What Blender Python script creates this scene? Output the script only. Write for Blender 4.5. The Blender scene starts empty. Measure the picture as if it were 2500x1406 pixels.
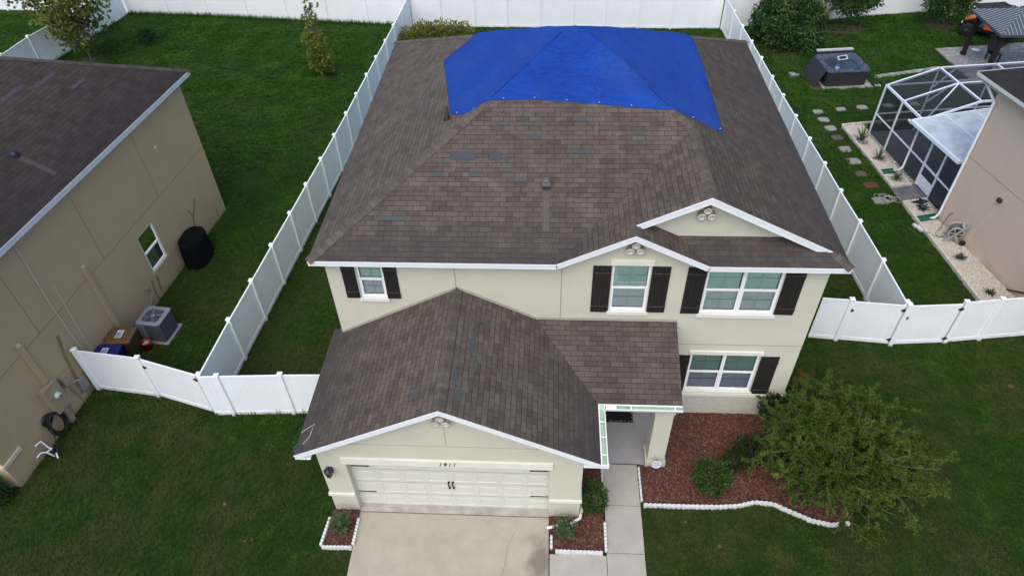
import bpy, bmesh, math, random
import numpy as np
from mathutils import Vector, Matrix, noise
R = math.radians
rnd = random.Random(7)
SC = bpy.context.scene
COL = SC.collection

# ------------------------------------------------------------------ camera
cam = bpy.data.cameras.new("camera"); camo = bpy.data.objects.new("camera", cam); COL.objects.link(camo)
cam.sensor_width = 36.0; cam.lens = 36.0 * 1688.21 / 2500.0; cam.clip_end = 500; cam.clip_start = 0.1
def cam_axes(yaw, pitch, roll):
    a, b, c = R(yaw), R(pitch), R(roll)
    f = Vector((math.sin(a)*math.cos(b), math.cos(a)*math.cos(b), -math.sin(b)))
    r = Vector((math.cos(a), -math.sin(a), 0)); u = r.cross(f)
    return r*math.cos(c)+u*math.sin(c), -r*math.sin(c)+u*math.cos(c), f
_r, _u, _f = cam_axes(-4.0349, 42.9503, -1.8319)
M = Matrix((_r, _u, -_f)).transposed().to_4x4(); M.translation = Vector((5.641, -12.9089, 17.0331))
camo.matrix_world = M
SC.camera = camo

# ------------------------------------------------------------------ light
SUN_ELEV, SUN_AZ = R(58), R(198)      # azimuth clockwise from +y: behind the camera, to its left
wd = bpy.data.worlds.new("World"); SC.world = wd; wd.use_nodes = True
nt = wd.node_tree; bg = nt.nodes["Background"]
sky = nt.nodes.new("ShaderNodeTexSky"); sky.sky_type = 'NISHITA'; sky.sun_disc = False
sky.sun_elevation = SUN_ELEV; sky.sun_rotation = SUN_AZ
sky.air_density = 1.0; sky.dust_density = 3.0; sky.ozone_density = 1.0
nt.links.new(sky.outputs[0], bg.inputs[0]); bg.inputs[1].default_value = 0.15
sun = bpy.data.lights.new("sun", 'SUN'); sun.energy = 0.9; sun.angle = R(80); sun.color = (1, .985, .96)
suno = bpy.data.objects.new("sun", sun); COL.objects.link(suno)
sd = Vector((math.sin(SUN_AZ)*math.cos(SUN_ELEV), math.cos(SUN_AZ)*math.cos(SUN_ELEV), math.sin(SUN_ELEV)))
suno.rotation_euler = sd.to_track_quat('Z', 'Y').to_euler(); suno.location = (0, -20, 40)
SC.view_settings.view_transform = 'Standard'; SC.view_settings.look = 'None'
SC.view_settings.gamma = 1.0; SC.view_settings.use_curve_mapping = False
SC.view_settings.exposure = 0.66

# ------------------------------------------------------------------ materials
def N(nt, t, inp=None, **kw):
    n = nt.nodes.new(t)
    for k, v in kw.items(): setattr(n, k, v)
    for k, v in (inp or {}).items():
        if isinstance(v, bpy.types.NodeSocket): nt.links.new(v, n.inputs[k])
        else: n.inputs[k].default_value = v
    return n
def rgba(c): return (c[0], c[1], c[2], 1.0)
def newmat(name):
    m = bpy.data.materials.new(name); m.use_nodes = True
    nt = m.node_tree; return m, nt, nt.nodes["Principled BSDF"]
def ramp(nt, fac, stops):
    r = N(nt, "ShaderNodeValToRGB", {0: fac}); e = r.color_ramp.elements
    while len(e) < len(stops): e.new(0.5)
    for i, (p, c) in enumerate(stops): e[i].position = p; e[i].color = rgba(c) if not isinstance(c, float) else (c, c, c, 1)
    return r.outputs[0]
def mix(nt, fac, a, b, bt='MIX'):
    n = N(nt, "ShaderNodeMix", data_type='RGBA', blend_type=bt)
    for s, v in ((n.inputs[0], fac), (n.inputs[6], a), (n.inputs[7], b)):
        if isinstance(v, bpy.types.NodeSocket): nt.links.new(v, s)
        elif s == n.inputs[0]: s.default_value = v
        else: s.default_value = rgba(v)
    return n.outputs[2]
def math_(nt, op, a, b=0.0):
    n = N(nt, "ShaderNodeMath", operation=op)
    for s, v in ((n.inputs[0], a), (n.inputs[1], b)):
        if isinstance(v, bpy.types.NodeSocket): nt.links.new(v, s)
        else: s.default_value = v
    return n.outputs[0]
def wpos(nt): return N(nt, "ShaderNodeNewGeometry").outputs["Position"]
def nz(nt, vec, scale, detail=3, rough=.55, out=0):
    return N(nt, "ShaderNodeTexNoise", {"Vector": vec, "Scale": scale, "Detail": detail, "Roughness": rough}).outputs[out]
def bump(nt, h, strength, dist, b):
    n = N(nt, "ShaderNodeBump", {"Strength": strength, "Distance": dist, "Height": h}); nt.links.new(n.outputs[0], b.inputs["Normal"])
    return n
def plain(name, c, rough=.6, var=.12, vs=6., bs=0., bscale=120., metal=0., spec=.4, var2=0., vs2=.6):
    """one paint / plastic / stucco: base colour with gentle worn variation and a fine relief"""
    m, nt, b = newmat(name); p = wpos(nt)
    lo = tuple(x*(1-var) for x in c); hi = tuple(min(1, x*(1+var)) for x in c)
    col = ramp(nt, nz(nt, p, vs, 4, .6), [(.3, lo), (.7, hi)])
    if var2:
        col = mix(nt, math_(nt, 'MULTIPLY', ramp(nt, nz(nt, p, vs2, 5, .65), [(.5, 0.), (.75, 1.)]), var2), col, tuple(x*.6 for x in c))
    nt.links.new(col, b.inputs["Base Color"]); b.inputs["Roughness"].default_value = rough
    b.inputs["Metallic"].default_value = metal; b.inputs["Specular IOR Level"].default_value = spec
    if bs: bump(nt, nz(nt, p, bscale, 3, .6), bs, .01, b)
    return m
def splash_dirt(nt, p, h, amt):
    """soil splashed up the foot of a wall or fence, ragged along its top"""
    z = N(nt, "ShaderNodeSeparateXYZ", {0: p}).outputs[2]; n = nz(nt, p, 3.5, 5, .7)
    f = N(nt, "ShaderNodeMapRange", {0: math_(nt, 'SUBTRACT', z, math_(nt, 'MULTIPLY', math_(nt, 'SUBTRACT', n, .55), h*2)), 1: 0.0, 2: h*.7, 3: amt, 4: 0.0}).outputs[0]
    return f
def stucco(name, c, stain=(.3, .3, .27), amt=.35):
    m, nt, b = newmat(name); p = wpos(nt)
    col = ramp(nt, nz(nt, p, 1.1, 5, .6), [(.3, tuple(x*.93 for x in c)), (.7, tuple(min(1, x*1.05) for x in c))])
    st = N(nt, "ShaderNodeMapping", {"Vector": p, "Scale": (2.2, 2.2, .35)}).outputs[0]
    f = ramp(nt, nz(nt, st, 1.6, 6, .7), [(.55, 0.), (.8, 1.)])
    col = mix(nt, math_(nt, 'MULTIPLY', f, amt), col, stain)
    col = mix(nt, splash_dirt(nt, p, .55, .6), col, (.13, .10, .07))
    fine = nz(nt, p, 60, 3, .65)
    col = mix(nt, .35, col, ramp(nt, fine, [(.3, tuple(x*.8 for x in c)), (.7, tuple(min(1, x*1.1) for x in c))]))
    nt.links.new(col, b.inputs["Base Color"]); b.inputs["Roughness"].default_value = .9
    bump(nt, math_(nt, 'ADD', nz(nt, p, 130, 3, .6), math_(nt, 'MULTIPLY', nz(nt, p, 2.2, 3, .5), 2.)), .35, .012, b)
    return m
def shingle(name, dark, light, stain=.5, eave=1.3, stainc=(.045, .04, .04), seed=0.):
    """three-tab asphalt shingles laid in UV metres (u along the eave, v up the slope)"""
    m, nt, b = newmat(name)
    uv0 = N(nt, "ShaderNodeUVMap").outputs[0]
    p = wpos(nt)
    wob = N(nt, "ShaderNodeVectorMath", {0: nz(nt, p, .7, 2, .5, 1), 1: (-.5, -.5, -.5)}, operation='ADD').outputs[0]
    wob = N(nt, "ShaderNodeVectorMath", {0: wob, 1: (.02, .012, 0)}, operation='MULTIPLY').outputs[0]
    uv = N(nt, "ShaderNodeVectorMath", {0: uv0, 1: wob}, operation='ADD').outputs[0]
    bk = N(nt, "ShaderNodeTexBrick", {"Vector": uv, "Color1": rgba(dark), "Color2": rgba(light), "Mortar": (.026, .023, .022, 1), "Scale": 1.0,  # dark mortar colour paints the shadow line under each shingle row
        "Mortar Size": .0075, "Mortar Smooth": .4, "Bias": .28, "Brick Width": .335, "Row Height": .140}, offset=.5, offset_frequency=2)
    big = nz(nt, p, .45, 4, .6); med = nz(nt, p, 2.6, 5, .65); fine = nz(nt, p, 75, 2, .7)
    col = mix(nt, 1.0, bk.outputs[0], ramp(nt, med, [(.3, (.78, .76, .75)), (.7, (1.12, 1.1, 1.08))]), 'MULTIPLY')
    col = mix(nt, 1.0, col, ramp(nt, fine, [(.25, (.62, .62, .62)), (.75, (1.38, 1.38, 1.38))]), 'MULTIPLY')
    wear = N(nt, "ShaderNodeMapping", {"Vector": uv0, "Scale": (.9, .25, 1)}).outputs[0]
    col = mix(nt, 1.0, col, ramp(nt, nz(nt, wear, 1.3, 6, .7), [(.3, (.80, .80, .80)), (.7, (1.16, 1.15, 1.14))]), 'MULTIPLY')
    sep = N(nt, "ShaderNodeSeparateXYZ", {0: uv0})
    v = math_(nt, 'ADD', sep.outputs[1], math_(nt, 'MULTIPLY', math_(nt, 'SUBTRACT', med, .5), 1.5))
    e = N(nt, "ShaderNodeMapRange", {0: v, 1: 0.0, 2: eave, 3: 1.0, 4: 0.0}).outputs[0]        # algae streaks that grow up from the eave
    st = N(nt, "ShaderNodeMapping", {"Vector": uv0, "Scale": (2.0, .33, 1), "Location": (seed, seed, 0)}).outputs[0]
    blot = ramp(nt, nz(nt, st, .8, 6, .7), [(.47, 0.), (.75, 1.)])
    f = math_(nt, 'MULTIPLY', math_(nt, 'MAXIMUM', math_(nt, 'MULTIPLY', e, .8), math_(nt, 'MULTIPLY', blot, .6)), stain)
    col = mix(nt, f, col, stainc)
    nt.links.new(col, b.inputs["Base Color"]); b.inputs["Roughness"].default_value = .93; b.inputs["Specular IOR Level"].default_value = .2
    row = math_(nt, 'FRACT', math_(nt, 'DIVIDE', N(nt, "ShaderNodeSeparateXYZ", {0: uv}).outputs[1], .140))
    h = math_(nt, 'SUBTRACT', math_(nt, 'SUBTRACT', math_(nt, 'MULTIPLY', fine, .25), math_(nt, 'MULTIPLY', row, .55)), bk.outputs[1])
    bump(nt, h, .5, .012, b)
    return m
def caps(name, dark, light):
    m, nt, b = newmat(name); uv = N(nt, "ShaderNodeUVMap").outputs[0]; p = wpos(nt)
    bk = N(nt, "ShaderNodeTexBrick", {"Vector": uv, "Color1": rgba(dark), "Color2": rgba(light), "Mortar": (.045, .037, .033, 1), "Scale": 1.0,
        "Mortar Size": .006, "Bias": .1, "Brick Width": 50., "Row Height": .16}, offset=.37)
    col = mix(nt, 1.0, bk.outputs[0], ramp(nt, nz(nt, p, 70, 2, .7), [(.25, (.65, .65, .65)), (.75, (1.35, 1.35, 1.35))]), 'MULTIPLY')
    col = mix(nt, 1.0, col, ramp(nt, nz(nt, p, 3, 4, .6), [(.3, (.8, .8, .8)), (.7, (1.1, 1.1, 1.1))]), 'MULTIPLY')
    nt.links.new(col, b.inputs["Base Color"]); b.inputs["Roughness"].default_value = .93
    bump(nt, math_(nt, 'SUBTRACT', 0., bk.outputs[1]), .5, .012, b)
    return m
def leafmat(name, cols, scale=3., rough=.55, trans=.25):
    """leaf colour varies leaf clump by leaf clump"""
    m, nt, b = newmat(name); p = wpos(nt)
    n1 = nz(nt, p, scale, 3, .6); n2 = nz(nt, p, 28, 2, .6)
    f = math_(nt, 'ADD', math_(nt, 'MULTIPLY', n1, .6), math_(nt, 'MULTIPLY', n2, .4))
    k = len(cols); col = ramp(nt, f, [(.34+.32*i/(k-1), c) for i, c in enumerate(cols)])
    nt.links.new(col, b.inputs["Base Color"]); b.inputs["Roughness"].default_value = rough; b.inputs["Specular IOR Level"].default_value = .3
    t = N(nt, "ShaderNodeBsdfTranslucent", {0: col}); mx = N(nt, "ShaderNodeMixShader", {0: trans, 1: b.outputs[0], 2: t.outputs[0]})
    nt.links.new(mx.outputs[0], nt.nodes["Material Output"].inputs[0])
    return m
def glass(name, tint, refl=.12):
    m, nt, b = newmat(name); nt.nodes.remove(b)
    tr = N(nt, "ShaderNodeBsdfTransparent", {0: rgba(tint)}); gl = N(nt, "ShaderNodeBsdfGlossy", {0: (1, 1, 1, 1), 1: .03})
    fr = N(nt, "ShaderNodeFresnel", {0: 1.5}); f = math_(nt, 'ADD', math_(nt, 'MULTIPLY', fr.outputs[0], .9), refl)
    mx = N(nt, "ShaderNodeMixShader", {0: f, 1: tr.outputs[0], 2: gl.outputs[0]}); nt.links.new(mx.outputs[0], nt.nodes["Material Output"].inputs[0])
    return m
def screenmat(name, c, op):
    m, nt, b = newmat(name); b.inputs["Base Color"].default_value = rgba(c); b.inputs["Roughness"].default_value = .7
    tr = N(nt, "ShaderNodeBsdfTransparent", {0: (1, 1, 1, 1)})
    mx = N(nt, "ShaderNodeMixShader", {0: op, 1: tr.outputs[0], 2: b.outputs[0]}); nt.links.new(mx.outputs[0], nt.nodes["Material Output"].inputs[0])
    return m
def concrete(name, c, stainc=(.12, .1, .085), amt=.5, sc=.5):
    m, nt, b = newmat(name); p = wpos(nt)
    col = ramp(nt, nz(nt, p, 2.2, 6, .65), [(.3, tuple(x*.86 for x in c)), (.7, tuple(x*1.1 for x in c))])
    f = ramp(nt, nz(nt, p, sc, 6, .65), [(.5, 0.), (.8, 1.)])
    col = mix(nt, math_(nt, 'MULTIPLY', f, amt), col, stainc)
    col = mix(nt, .25, col, ramp(nt, nz(nt, p, 90, 3, .7), [(.3, tuple(x*.7 for x in c)), (.7, tuple(x*1.25 for x in c))]))
    nt.links.new(col, b.inputs["Base Color"]); b.inputs["Roughness"].default_value = .85
    bump(nt, nz(nt, p, 110, 3, .6), .3, .006, b)
    return m
def driveway_mat():
    m = concrete("driveway_concrete", (.37, .338, .268), (.20, .165, .13), .55, .45); nt = m.node_tree; b = nt.nodes["Principled BSDF"]; p = wpos(nt)
    q = N(nt, "ShaderNodeVectorMath", {0: p, 1: (5.55, -5.0, 0)}, operation='SUBTRACT').outputs[0]; q = N(nt, "ShaderNodeVectorMath", {0: q, 1: (2.6, .85, 0)}, operation='MULTIPLY').outputs[0]
    d = math_(nt, 'ADD', N(nt, "ShaderNodeVectorMath", {0: q}, operation='LENGTH').outputs["Value"], math_(nt, 'MULTIPLY', math_(nt, 'SUBTRACT', nz(nt, p, 2.2, 5, .65), .5), 1.3))   # damp algae below the downspout
    f = ramp(nt, d, [(.25, .75), (.95, 0.)]); src = b.inputs["Base Color"].links[0].from_socket
    nt.links.new(mix(nt, f, src, (.13, .115, .09)), b.inputs["Base Color"]); return m
def vinylmat():
    m = plain("white_vinyl", (.80, .84, .85), .36, .03, 1.3, var2=.05, vs2=.7); nt = m.node_tree; b = nt.nodes["Principled BSDF"]; p = wpos(nt)
    src = b.inputs["Base Color"].links[0].from_socket; c = mix(nt, splash_dirt(nt, p, .22, .55), src, (.20, .20, .13))
    nt.links.new(c, b.inputs["Base Color"]); return m
def pavers(name, c1, c2, bw=.3, rh=.2, mort=(.08, .075, .07)):
    m, nt, b = newmat(name); p = wpos(nt)
    rot = N(nt, "ShaderNodeMapping", {"Vector": p, "Rotation": (0, 0, -.13)}).outputs[0]
    bk = N(nt, "ShaderNodeTexBrick", {"Vector": rot, "Color1": rgba(c1), "Color2": rgba(c2), "Mortar": rgba(mort), "Scale": 1.0,
        "Mortar Size": .009, "Bias": 0., "Brick Width": bw, "Row Height": rh})
    col = mix(nt, 1.0, bk.outputs[0], ramp(nt, nz(nt, p, 9, 5, .7), [(.3, (.7, .7, .7)), (.7, (1.25, 1.25, 1.25))]), 'MULTIPLY')
    nt.links.new(col, b.inputs["Base Color"]); b.inputs["Roughness"].default_value = .85
    bump(nt, math_(nt, 'SUBTRACT', 0., bk.outputs[1]), .5, .01, b)
    return m
def lawnmat(name):
    m, nt, b = newmat(name); p = wpos(nt)
    g = ramp(nt, nz(nt, p, 1.1, 5, .65), [(.3, (.016, .03, .008)), (.5, (.024, .045, .010)), (.72, (.05, .06, .018))])
    g = mix(nt, .5, g, ramp(nt, nz(nt, p, 35, 4, .7), [(.3, (.008, .016, .004)), (.7, (.045, .075, .02))]))
    nt.links.new(g, b.inputs["Base Color"]); b.inputs["Roughness"].default_value = .95; b.inputs["Specular IOR Level"].default_value = .1
    bump(nt, nz(nt, p, 45, 4, .7), .8, .04, b)
    return m
def grassmat(name):
    m, nt, b = newmat(name); p = wpos(nt)
    sx = N(nt, "ShaderNodeSeparateXYZ", {0: p})
    back = N(nt, "ShaderNodeMapRange", {0: sx.outputs[1], 1: -1.0, 2: 9.0, 3: 0.0, 4: 1.0}).outputs[0]   # the yards behind the fences are a lusher turf
    dry = ramp(nt, nz(nt, p, .42, 5, .62), [(.44, 0.), (.58, 1.)])
    gA = ramp(nt, nz(nt, p, 1.7, 4, .65), [(.3, (.021, .060, .008)), (.52, (.036, .092, .011)), (.70, (.072, .138, .019))])
    gB = ramp(nt, nz(nt, p, .8, 5, .65), [(.3, (.020, .070, .007)), (.50, (.033, .100, .009)), (.70, (.068, .150, .015))])
    g = mix(nt, back, gA, gB)
    dm = math_(nt, 'MULTIPLY', dry, math_(nt, 'SUBTRACT', .56, math_(nt, 'MULTIPLY', back, .44)))
    g = mix(nt, dm, g, (.104, .100, .040))
    fine = nz(nt, p, 24, 3, .7)
    g = mix(nt, 1.0, g, ramp(nt, fine, [(.28, (.48, .48, .46)), (.72, (1.62, 1.60, 1.5))]), 'MULTIPLY')
    nt.links.new(g, b.inputs["Base Color"]); b.inputs["Roughness"].default_value = .7; b.inputs["Specular IOR Level"].default_value = .2
    t = N(nt, "ShaderNodeBsdfTranslucent", {0: g}); mx = N(nt, "ShaderNodeMixShader", {0: .25, 1: b.outputs[0], 2: t.outputs[0]})
    nt.links.new(mx.outputs[0], nt.nodes["Material Output"].inputs[0])
    return m
def mulchmat(name, cols, sc=9.):
    m, nt, b = newmat(name); p = wpos(nt)
    c = ramp(nt, nz(nt, p, sc, 5, .75), [(.3, cols[0]), (.5, cols[1]), (.7, cols[2])])
    c = mix(nt, .5, c, ramp(nt, nz(nt, p, sc*6, 3, .7), [(.3, cols[0]), (.7, cols[2])]))
    nt.links.new(c, b.inputs["Base Color"]); b.inputs["Roughness"].default_value = .95
    bump(nt, nz(nt, p, sc*5, 3, .7), .8, .03, b)
    return m
def tarpmat(name):
    m, nt, b = newmat(name); p = wpos(nt)
    c = ramp(nt, nz(nt, p, .9, 5, .6), [(.3, (.002, .036, .225)), (.7, (.004, .060, .345))])
    st = N(nt, "ShaderNodeMapping", {"Vector": p, "Scale": (.5, 5., 5.)}).outputs[0]
    c = mix(nt, .35, c, ramp(nt, nz(nt, st, 3.5, 4, .6), [(.35, (.003, .022, .19)), (.7, (.010, .064, .42))]))
    c = mix(nt, math_(nt, 'MULTIPLY', ramp(nt, nz(nt, p, .55, 5, .65), [(.45, 0.), (.75, 1.)]), .45), c, (.030, .070, .25))      # sun-faded, dusty areas
    sp = ramp(nt, nz(nt, p, 5.5, 2, .5), [(.70, 0.), (.78, 1.)])
    c = mix(nt, math_(nt, 'MULTIPLY', sp, .35), c, (.01, .03, .16))
    nt.links.new(c, b.inputs["Base Color"]); b.inputs["Roughness"].default_value = .6; b.inputs["Specular IOR Level"].default_value = .16
    st2 = N(nt, "ShaderNodeMapping", {"Vector": p, "Scale": (1., 6., 6.)}).outputs[0]
    cr = math_(nt, 'ABSOLUTE', math_(nt, 'SUBTRACT', nz(nt, N(nt, "ShaderNodeMapping", {"Vector": p, "Rotation": (0, 0, .6), "Scale": (1., 2.4, 1.)}).outputs[0], 1.5, 3, .55), .5)); cr = ramp(nt, cr, [(0., 1.), (.035, 0.)])     # sharp creases
    bump(nt, math_(nt, 'ADD', math_(nt, 'ADD', nz(nt, st2, 6, 4, .65), math_(nt, 'MULTIPLY', nz(nt, p, 2.2, 4, .6), 1.5)), math_(nt, 'MULTIPLY', cr, .7)), .55, .06, b)
    return m

MT = dict(
 wall=stucco("cream_stucco", (.565, .555, .445), (.46, .43, .31), .42),
 wall_tan=stucco("tan_stucco", (.41, .310, .190), (.24, .18, .11), .25),
 wall_pink=stucco("pink_beige_stucco", (.56, .46, .375), (.58, .5, .43), .4),
 trim=plain("cream_trim", (.70, .69, .61), .6, .05, 2.),
 white=plain("white_paint", (.78, .80, .82), .45, .04, 3., var2=.10, vs2=1.5),
 vinyl=vinylmat(),
 frame=plain("window_vinyl", (.80, .82, .83), .4, .03),
 blind=plain("blind_slat", (.84, .85, .82), .55, .03),
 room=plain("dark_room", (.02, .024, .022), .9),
 g_up=glass("green_glass", (.76, .93, .87), .10), g_dn=glass("screened_glass", (.80, .87, .88), .06),
 g_dk=glass("dark_green_glass", (.60, .74, .68), .08), g_dk2=glass("grey_screened_glass", (.64, .70, .75), .05),
 shutter=plain("dark_brown_shutter", (.0125, .0105, .009), .75, .35, 9., var2=.0),
 worn=plain("worn_shutter_wood", (.060, .050, .038), .85, .5, 14.),
 door=plain("garage_door_paint", (.60, .60, .52), .45, .04, 1.5),
 iron=plain("black_iron", (.012, .012, .013), .5, .2),
 clay=plain("painted_clay_pipe", (.56, .53, .47), .75, .08, 8.),
 joint=plain("joint_line", (.30, .29, .22), .9), joint_tan=plain("dark_joint_line", (.19, .145, .095), .9), joint_pink=plain("joint_line_pink", (.24, .19, .15), .9),
 gut_in=plain("green_gutter_inside", (.44, .58, .42), .6, .12, 5.),
 slab=concrete("porch_slab", (.30, .30, .30), (.22, .22, .22), .2),
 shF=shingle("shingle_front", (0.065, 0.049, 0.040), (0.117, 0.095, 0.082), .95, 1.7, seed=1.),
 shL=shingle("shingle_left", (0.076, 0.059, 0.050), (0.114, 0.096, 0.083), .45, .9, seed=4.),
 shR=shingle("shingle_right", (0.057, 0.045, 0.037), (0.087, 0.071, 0.059), .75, 2.2, (.042, .038, .037), seed=9.),  # darker colours: algae, plus the weaker light on this slope painted in
 shG=shingle("shingle_garage", (0.067, 0.050, 0.041), (0.119, 0.098, 0.083), .95, 2.2, seed=13.),
 shP=shingle("shingle_porch", (0.063, 0.048, 0.040), (0.107, 0.089, 0.076), .25, .4, seed=17.),
 shN=shingle("shingle_neighbour", (0.031, 0.026, 0.024), (0.061, 0.051, 0.044), .8, 3.2, (.022, .019, .021), seed=21.),
 shN2=shingle("shingle_far", (0.010, 0.010, 0.014), (0.024, 0.025, 0.030), .4, 1., seed=25.),
 cap=caps("ridge_cap", (0.069, 0.053, 0.042), (0.110, 0.089, 0.073)), capN=caps("ridge_cap_dark", (0.043, 0.035, 0.031), (0.067, 0.056, 0.048)),
 patch=plain("exposed_mat", (.056, .066, .066), .8, .22, 30., bs=.3), patch2=plain("slate_patch", (.048, .050, .062), .8, .3, 30., bs=.3),
 torn=plain("torn_shingle", (.10, .082, .074), .9, .2, 40.),
 tarp=tarpmat("blue_tarp"), nail=plain("cap_nail_white", (.8, .82, .85), .5),
 lawn=lawnmat("lawn_soil"), grass=grassmat("grass_blades"),
 drive=driveway_mat(), walk=concrete("walkway_concrete", (.37, .345, .295), (.27, .24, .21), .35, .7),
 oil=plain("damp_stain", (.12, .10, .08), .7), crack=plain("expansion_joint", (.05, .045, .04), .9),
 mulch=mulchmat("red_mulch", ((.016, .007, .006), (.058, .021, .015), (.115, .046, .032))), chipA=plain("mulch_chip", (.092, .034, .024), .9, .7, 14.), chipB=plain("pale_chip", (.155, .080, .056), .9, .5, 11.),
 soil=mulchmat("bare_soil", ((.03, .02, .012), (.07, .045, .025), (.12, .08, .045))),
 edging=plain("white_edging", (.60, .60, .58), .7, .10, 9., bs=.3, bscale=60, var2=.25, vs2=3.),
 gravel=mulchmat("white_gravel", ((.30, .26, .20), (.60, .55, .47), (.78, .75, .68)), 14.),
 paver=pavers("grey_pavers", (.22, .22, .22), (.38, .37, .36)), paver_dk=pavers("wet_pavers", (.10, .105, .11), (.17, .17, .175), .35, .22),
 stone=concrete("stepping_stone", (.25, .25, .23), (.2, .19, .17), .4, 2.), rust=plain("rusty_cover", (.10, .04, .018), .8, .3, 12.), cover=concrete("weathered_cover", (.09, .075, .055), (.05, .04, .03), .5, 3.),
 bark=plain("tree_bark", (.13, .105, .08), .9, .3, 12., bs=.5, bscale=30), stem=plain("pale_stem", (.15, .135, .075), .8, .35, 4.),
 l_box=leafmat("clipped_leaf", [(.018, .048, .009), (.046, .100, .018), (.095, .160, .036)], 4.),
 l_dark=leafmat("dark_leaf", [(.010, .026, .008), (.022, .052, .015), (.045, .088, .025)], 2.5),
 l_jun=leafmat("juniper_leaf", [(.044, .092, .040), (.095, .160, .074), (.170, .245, .135)], 6.),
 l_btl=leafmat("bottlebrush_leaf", [(.032, .068, .009), (.078, .138, .018), (.165, .225, .040)], 1.6),
 l_red=leafmat("red_brush_flower", [(.14, .02, .012), (.24, .04, .02)], 4.),
 l_syc=leafmat("autumn_leaf", [(.045, .090, .016), (.110, .185, .026), (.135, .095, .026), (.120, .200, .034)], .9),
 l_sap=leafmat("sapling_leaf", [(.045, .095, .016), (.115, .175, .024), (.150, .150, .030), (.13, .21, .034)], 1.6), l_yel=leafmat("yellow_green_leaf", [(.070, .105, .018), (.16, .18, .030), (.30, .25, .045)], 2.),
 l_shrub=leafmat("glossy_leaf", [(.010, .034, .010), (.036, .088, .022), (.130, .195, .065)], 1.4),  # palest stop paints the leaf highlights into the colour
 l_agave=leafmat("strap_leaf", [(.050, .085, .030), (.090, .135, .050), (.16, .19, .08)], 5.), l_blue=leafmat("blue_grey_leaf", [(.03, .045, .04), (.07, .095, .085)], 8.),
 l_dry=plain("fallen_leaf", (.105, .062, .03), .8, .3),
 black=plain("black_plastic", (.010, .010, .011), .45, .2), blackcloth=plain("black_cover_cloth", (.003, .003, .0035), .9, .2, 5., bs=.4, bscale=14, spec=.15),
 rubber=plain("tyre_rubber", (.012, .012, .012), .85, .2), orange=plain("orange_plastic", (.55, .10, .02), .4, .1),
 acw=plain("grey_painted_steel", (.20, .215, .25), .45, .08, 4.), acd=plain("dark_coil_guard", (.045, .050, .065), .5, .15, 20.), acin=plain("dark_fan_well", (.045, .052, .06), .6),
 acb=plain("fan_blade_steel", (.10, .115, .13), .4),
 binb=plain("brown_bin", (.115, .068, .022), .5, .08), binu=plain("blue_bin", (.012, .012, .13), .45, .1), binbody=plain("olive_bin_body", (.05, .036, .016), .55),
 label=plain("sticker_white", (.62, .66, .72), .5), labelb=plain("sticker_blue", (.04, .07, .22), .5),
 red=plain("red_bucket", (.36, .02, .015), .4, .1), debris=plain("pale_debris", (.5, .46, .38), .8, .4, 30.),
 meter=plain("meter_tan", (.29, .24, .165), .6, .08), dial=plain("meter_dial", (.42, .52, .47), .25), greybox=plain("grey_utility_box", (.20, .19, .20), .6), tanbox=plain("tan_utility_box", (.27, .215, .16), .6),
 hose=plain("dark_hose", (.010, .014, .011), .45), hoseg=plain("green_hose", (.05, .15, .09), .45), hosew=plain("pale_hose", (.30, .31, .27), .5), cable=plain("pale_cable", (.55, .52, .45), .6),
 tubshell=mulchmat("marbled_acrylic", ((.008, .010, .028), (.026, .033, .070), (.14, .16, .23)), 4.), tubskirt=plain("charcoal_skirt", (.026, .028, .032), .6, .12), tubin=plain("tub_inside", (.045, .065, .10), .3, .3, 3.),
 vinylgrey=plain("cover_vinyl", (.42, .46, .45), .5, .08), bluep=plain("blue_plastic", (.02, .05, .22), .4),
 cage=plain("white_aluminium", (.66, .72, .80), .4, .05), mesh=screenmat("insect_screen", (.020, .026, .034), .48), panroof=plain("patio_roof_panel", (.44, .49, .54), .5, .2, 2.2, var2=.35, vs2=1.4),
 lanai=concrete("lanai_floor", (.10, .105, .12), (.07, .07, .08), .4), wood=plain("dark_timber", (.016, .011, .009), .7, .3, 6.), metalroof=plain("charcoal_metal_roof", (.060, .072, .085), .4, .12, 1.5), seam=plain("pale_roof_seam", (.30, .34, .37), .4),
 reelg=plain("grey_reel_plastic", (.36, .35, .32), .5), splash=plain("green_splash_block", (.015, .11, .08), .5), lampg=plain("dark_lamp_metal", (.018, .020, .026), .4), lampglass=plain("lamp_glass", (.10, .10, .10), .2),
 vent=plain("grey_vent_metal", (.085, .080, .075), .5), solar=plain("solar_cell", (.035, .04, .06), .2), mat=plain("black_doormat", (.008, .008, .008), .95, .4, 60.), fleck=plain("mat_fleck", (.5, .5, .48), .9),
 navyvent=plain("navy_vent", (.012, .014, .035), .5), brownfr=plain("brown_frame", (.06, .035, .02), .6), stainw=plain("wall_stain", (.215, .160, .098), .95, .2),
 pale_patch=plain("washed_stucco", (.575, .48, .40), .9, .06),
)
m = bpy.data.materials.new("pool_water"); m.use_nodes = True; b = m.node_tree.nodes["Principled BSDF"]
b.inputs["Base Color"].default_value = (.03, .055, .07, 1); b.inputs["Roughness"].default_value = .05; b.inputs["Alpha"].default_value = .55
bump(m.node_tree, nz(m.node_tree, wpos(m.node_tree), 5, 3, .6), .3, .03, b); MT['water'] = m

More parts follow.
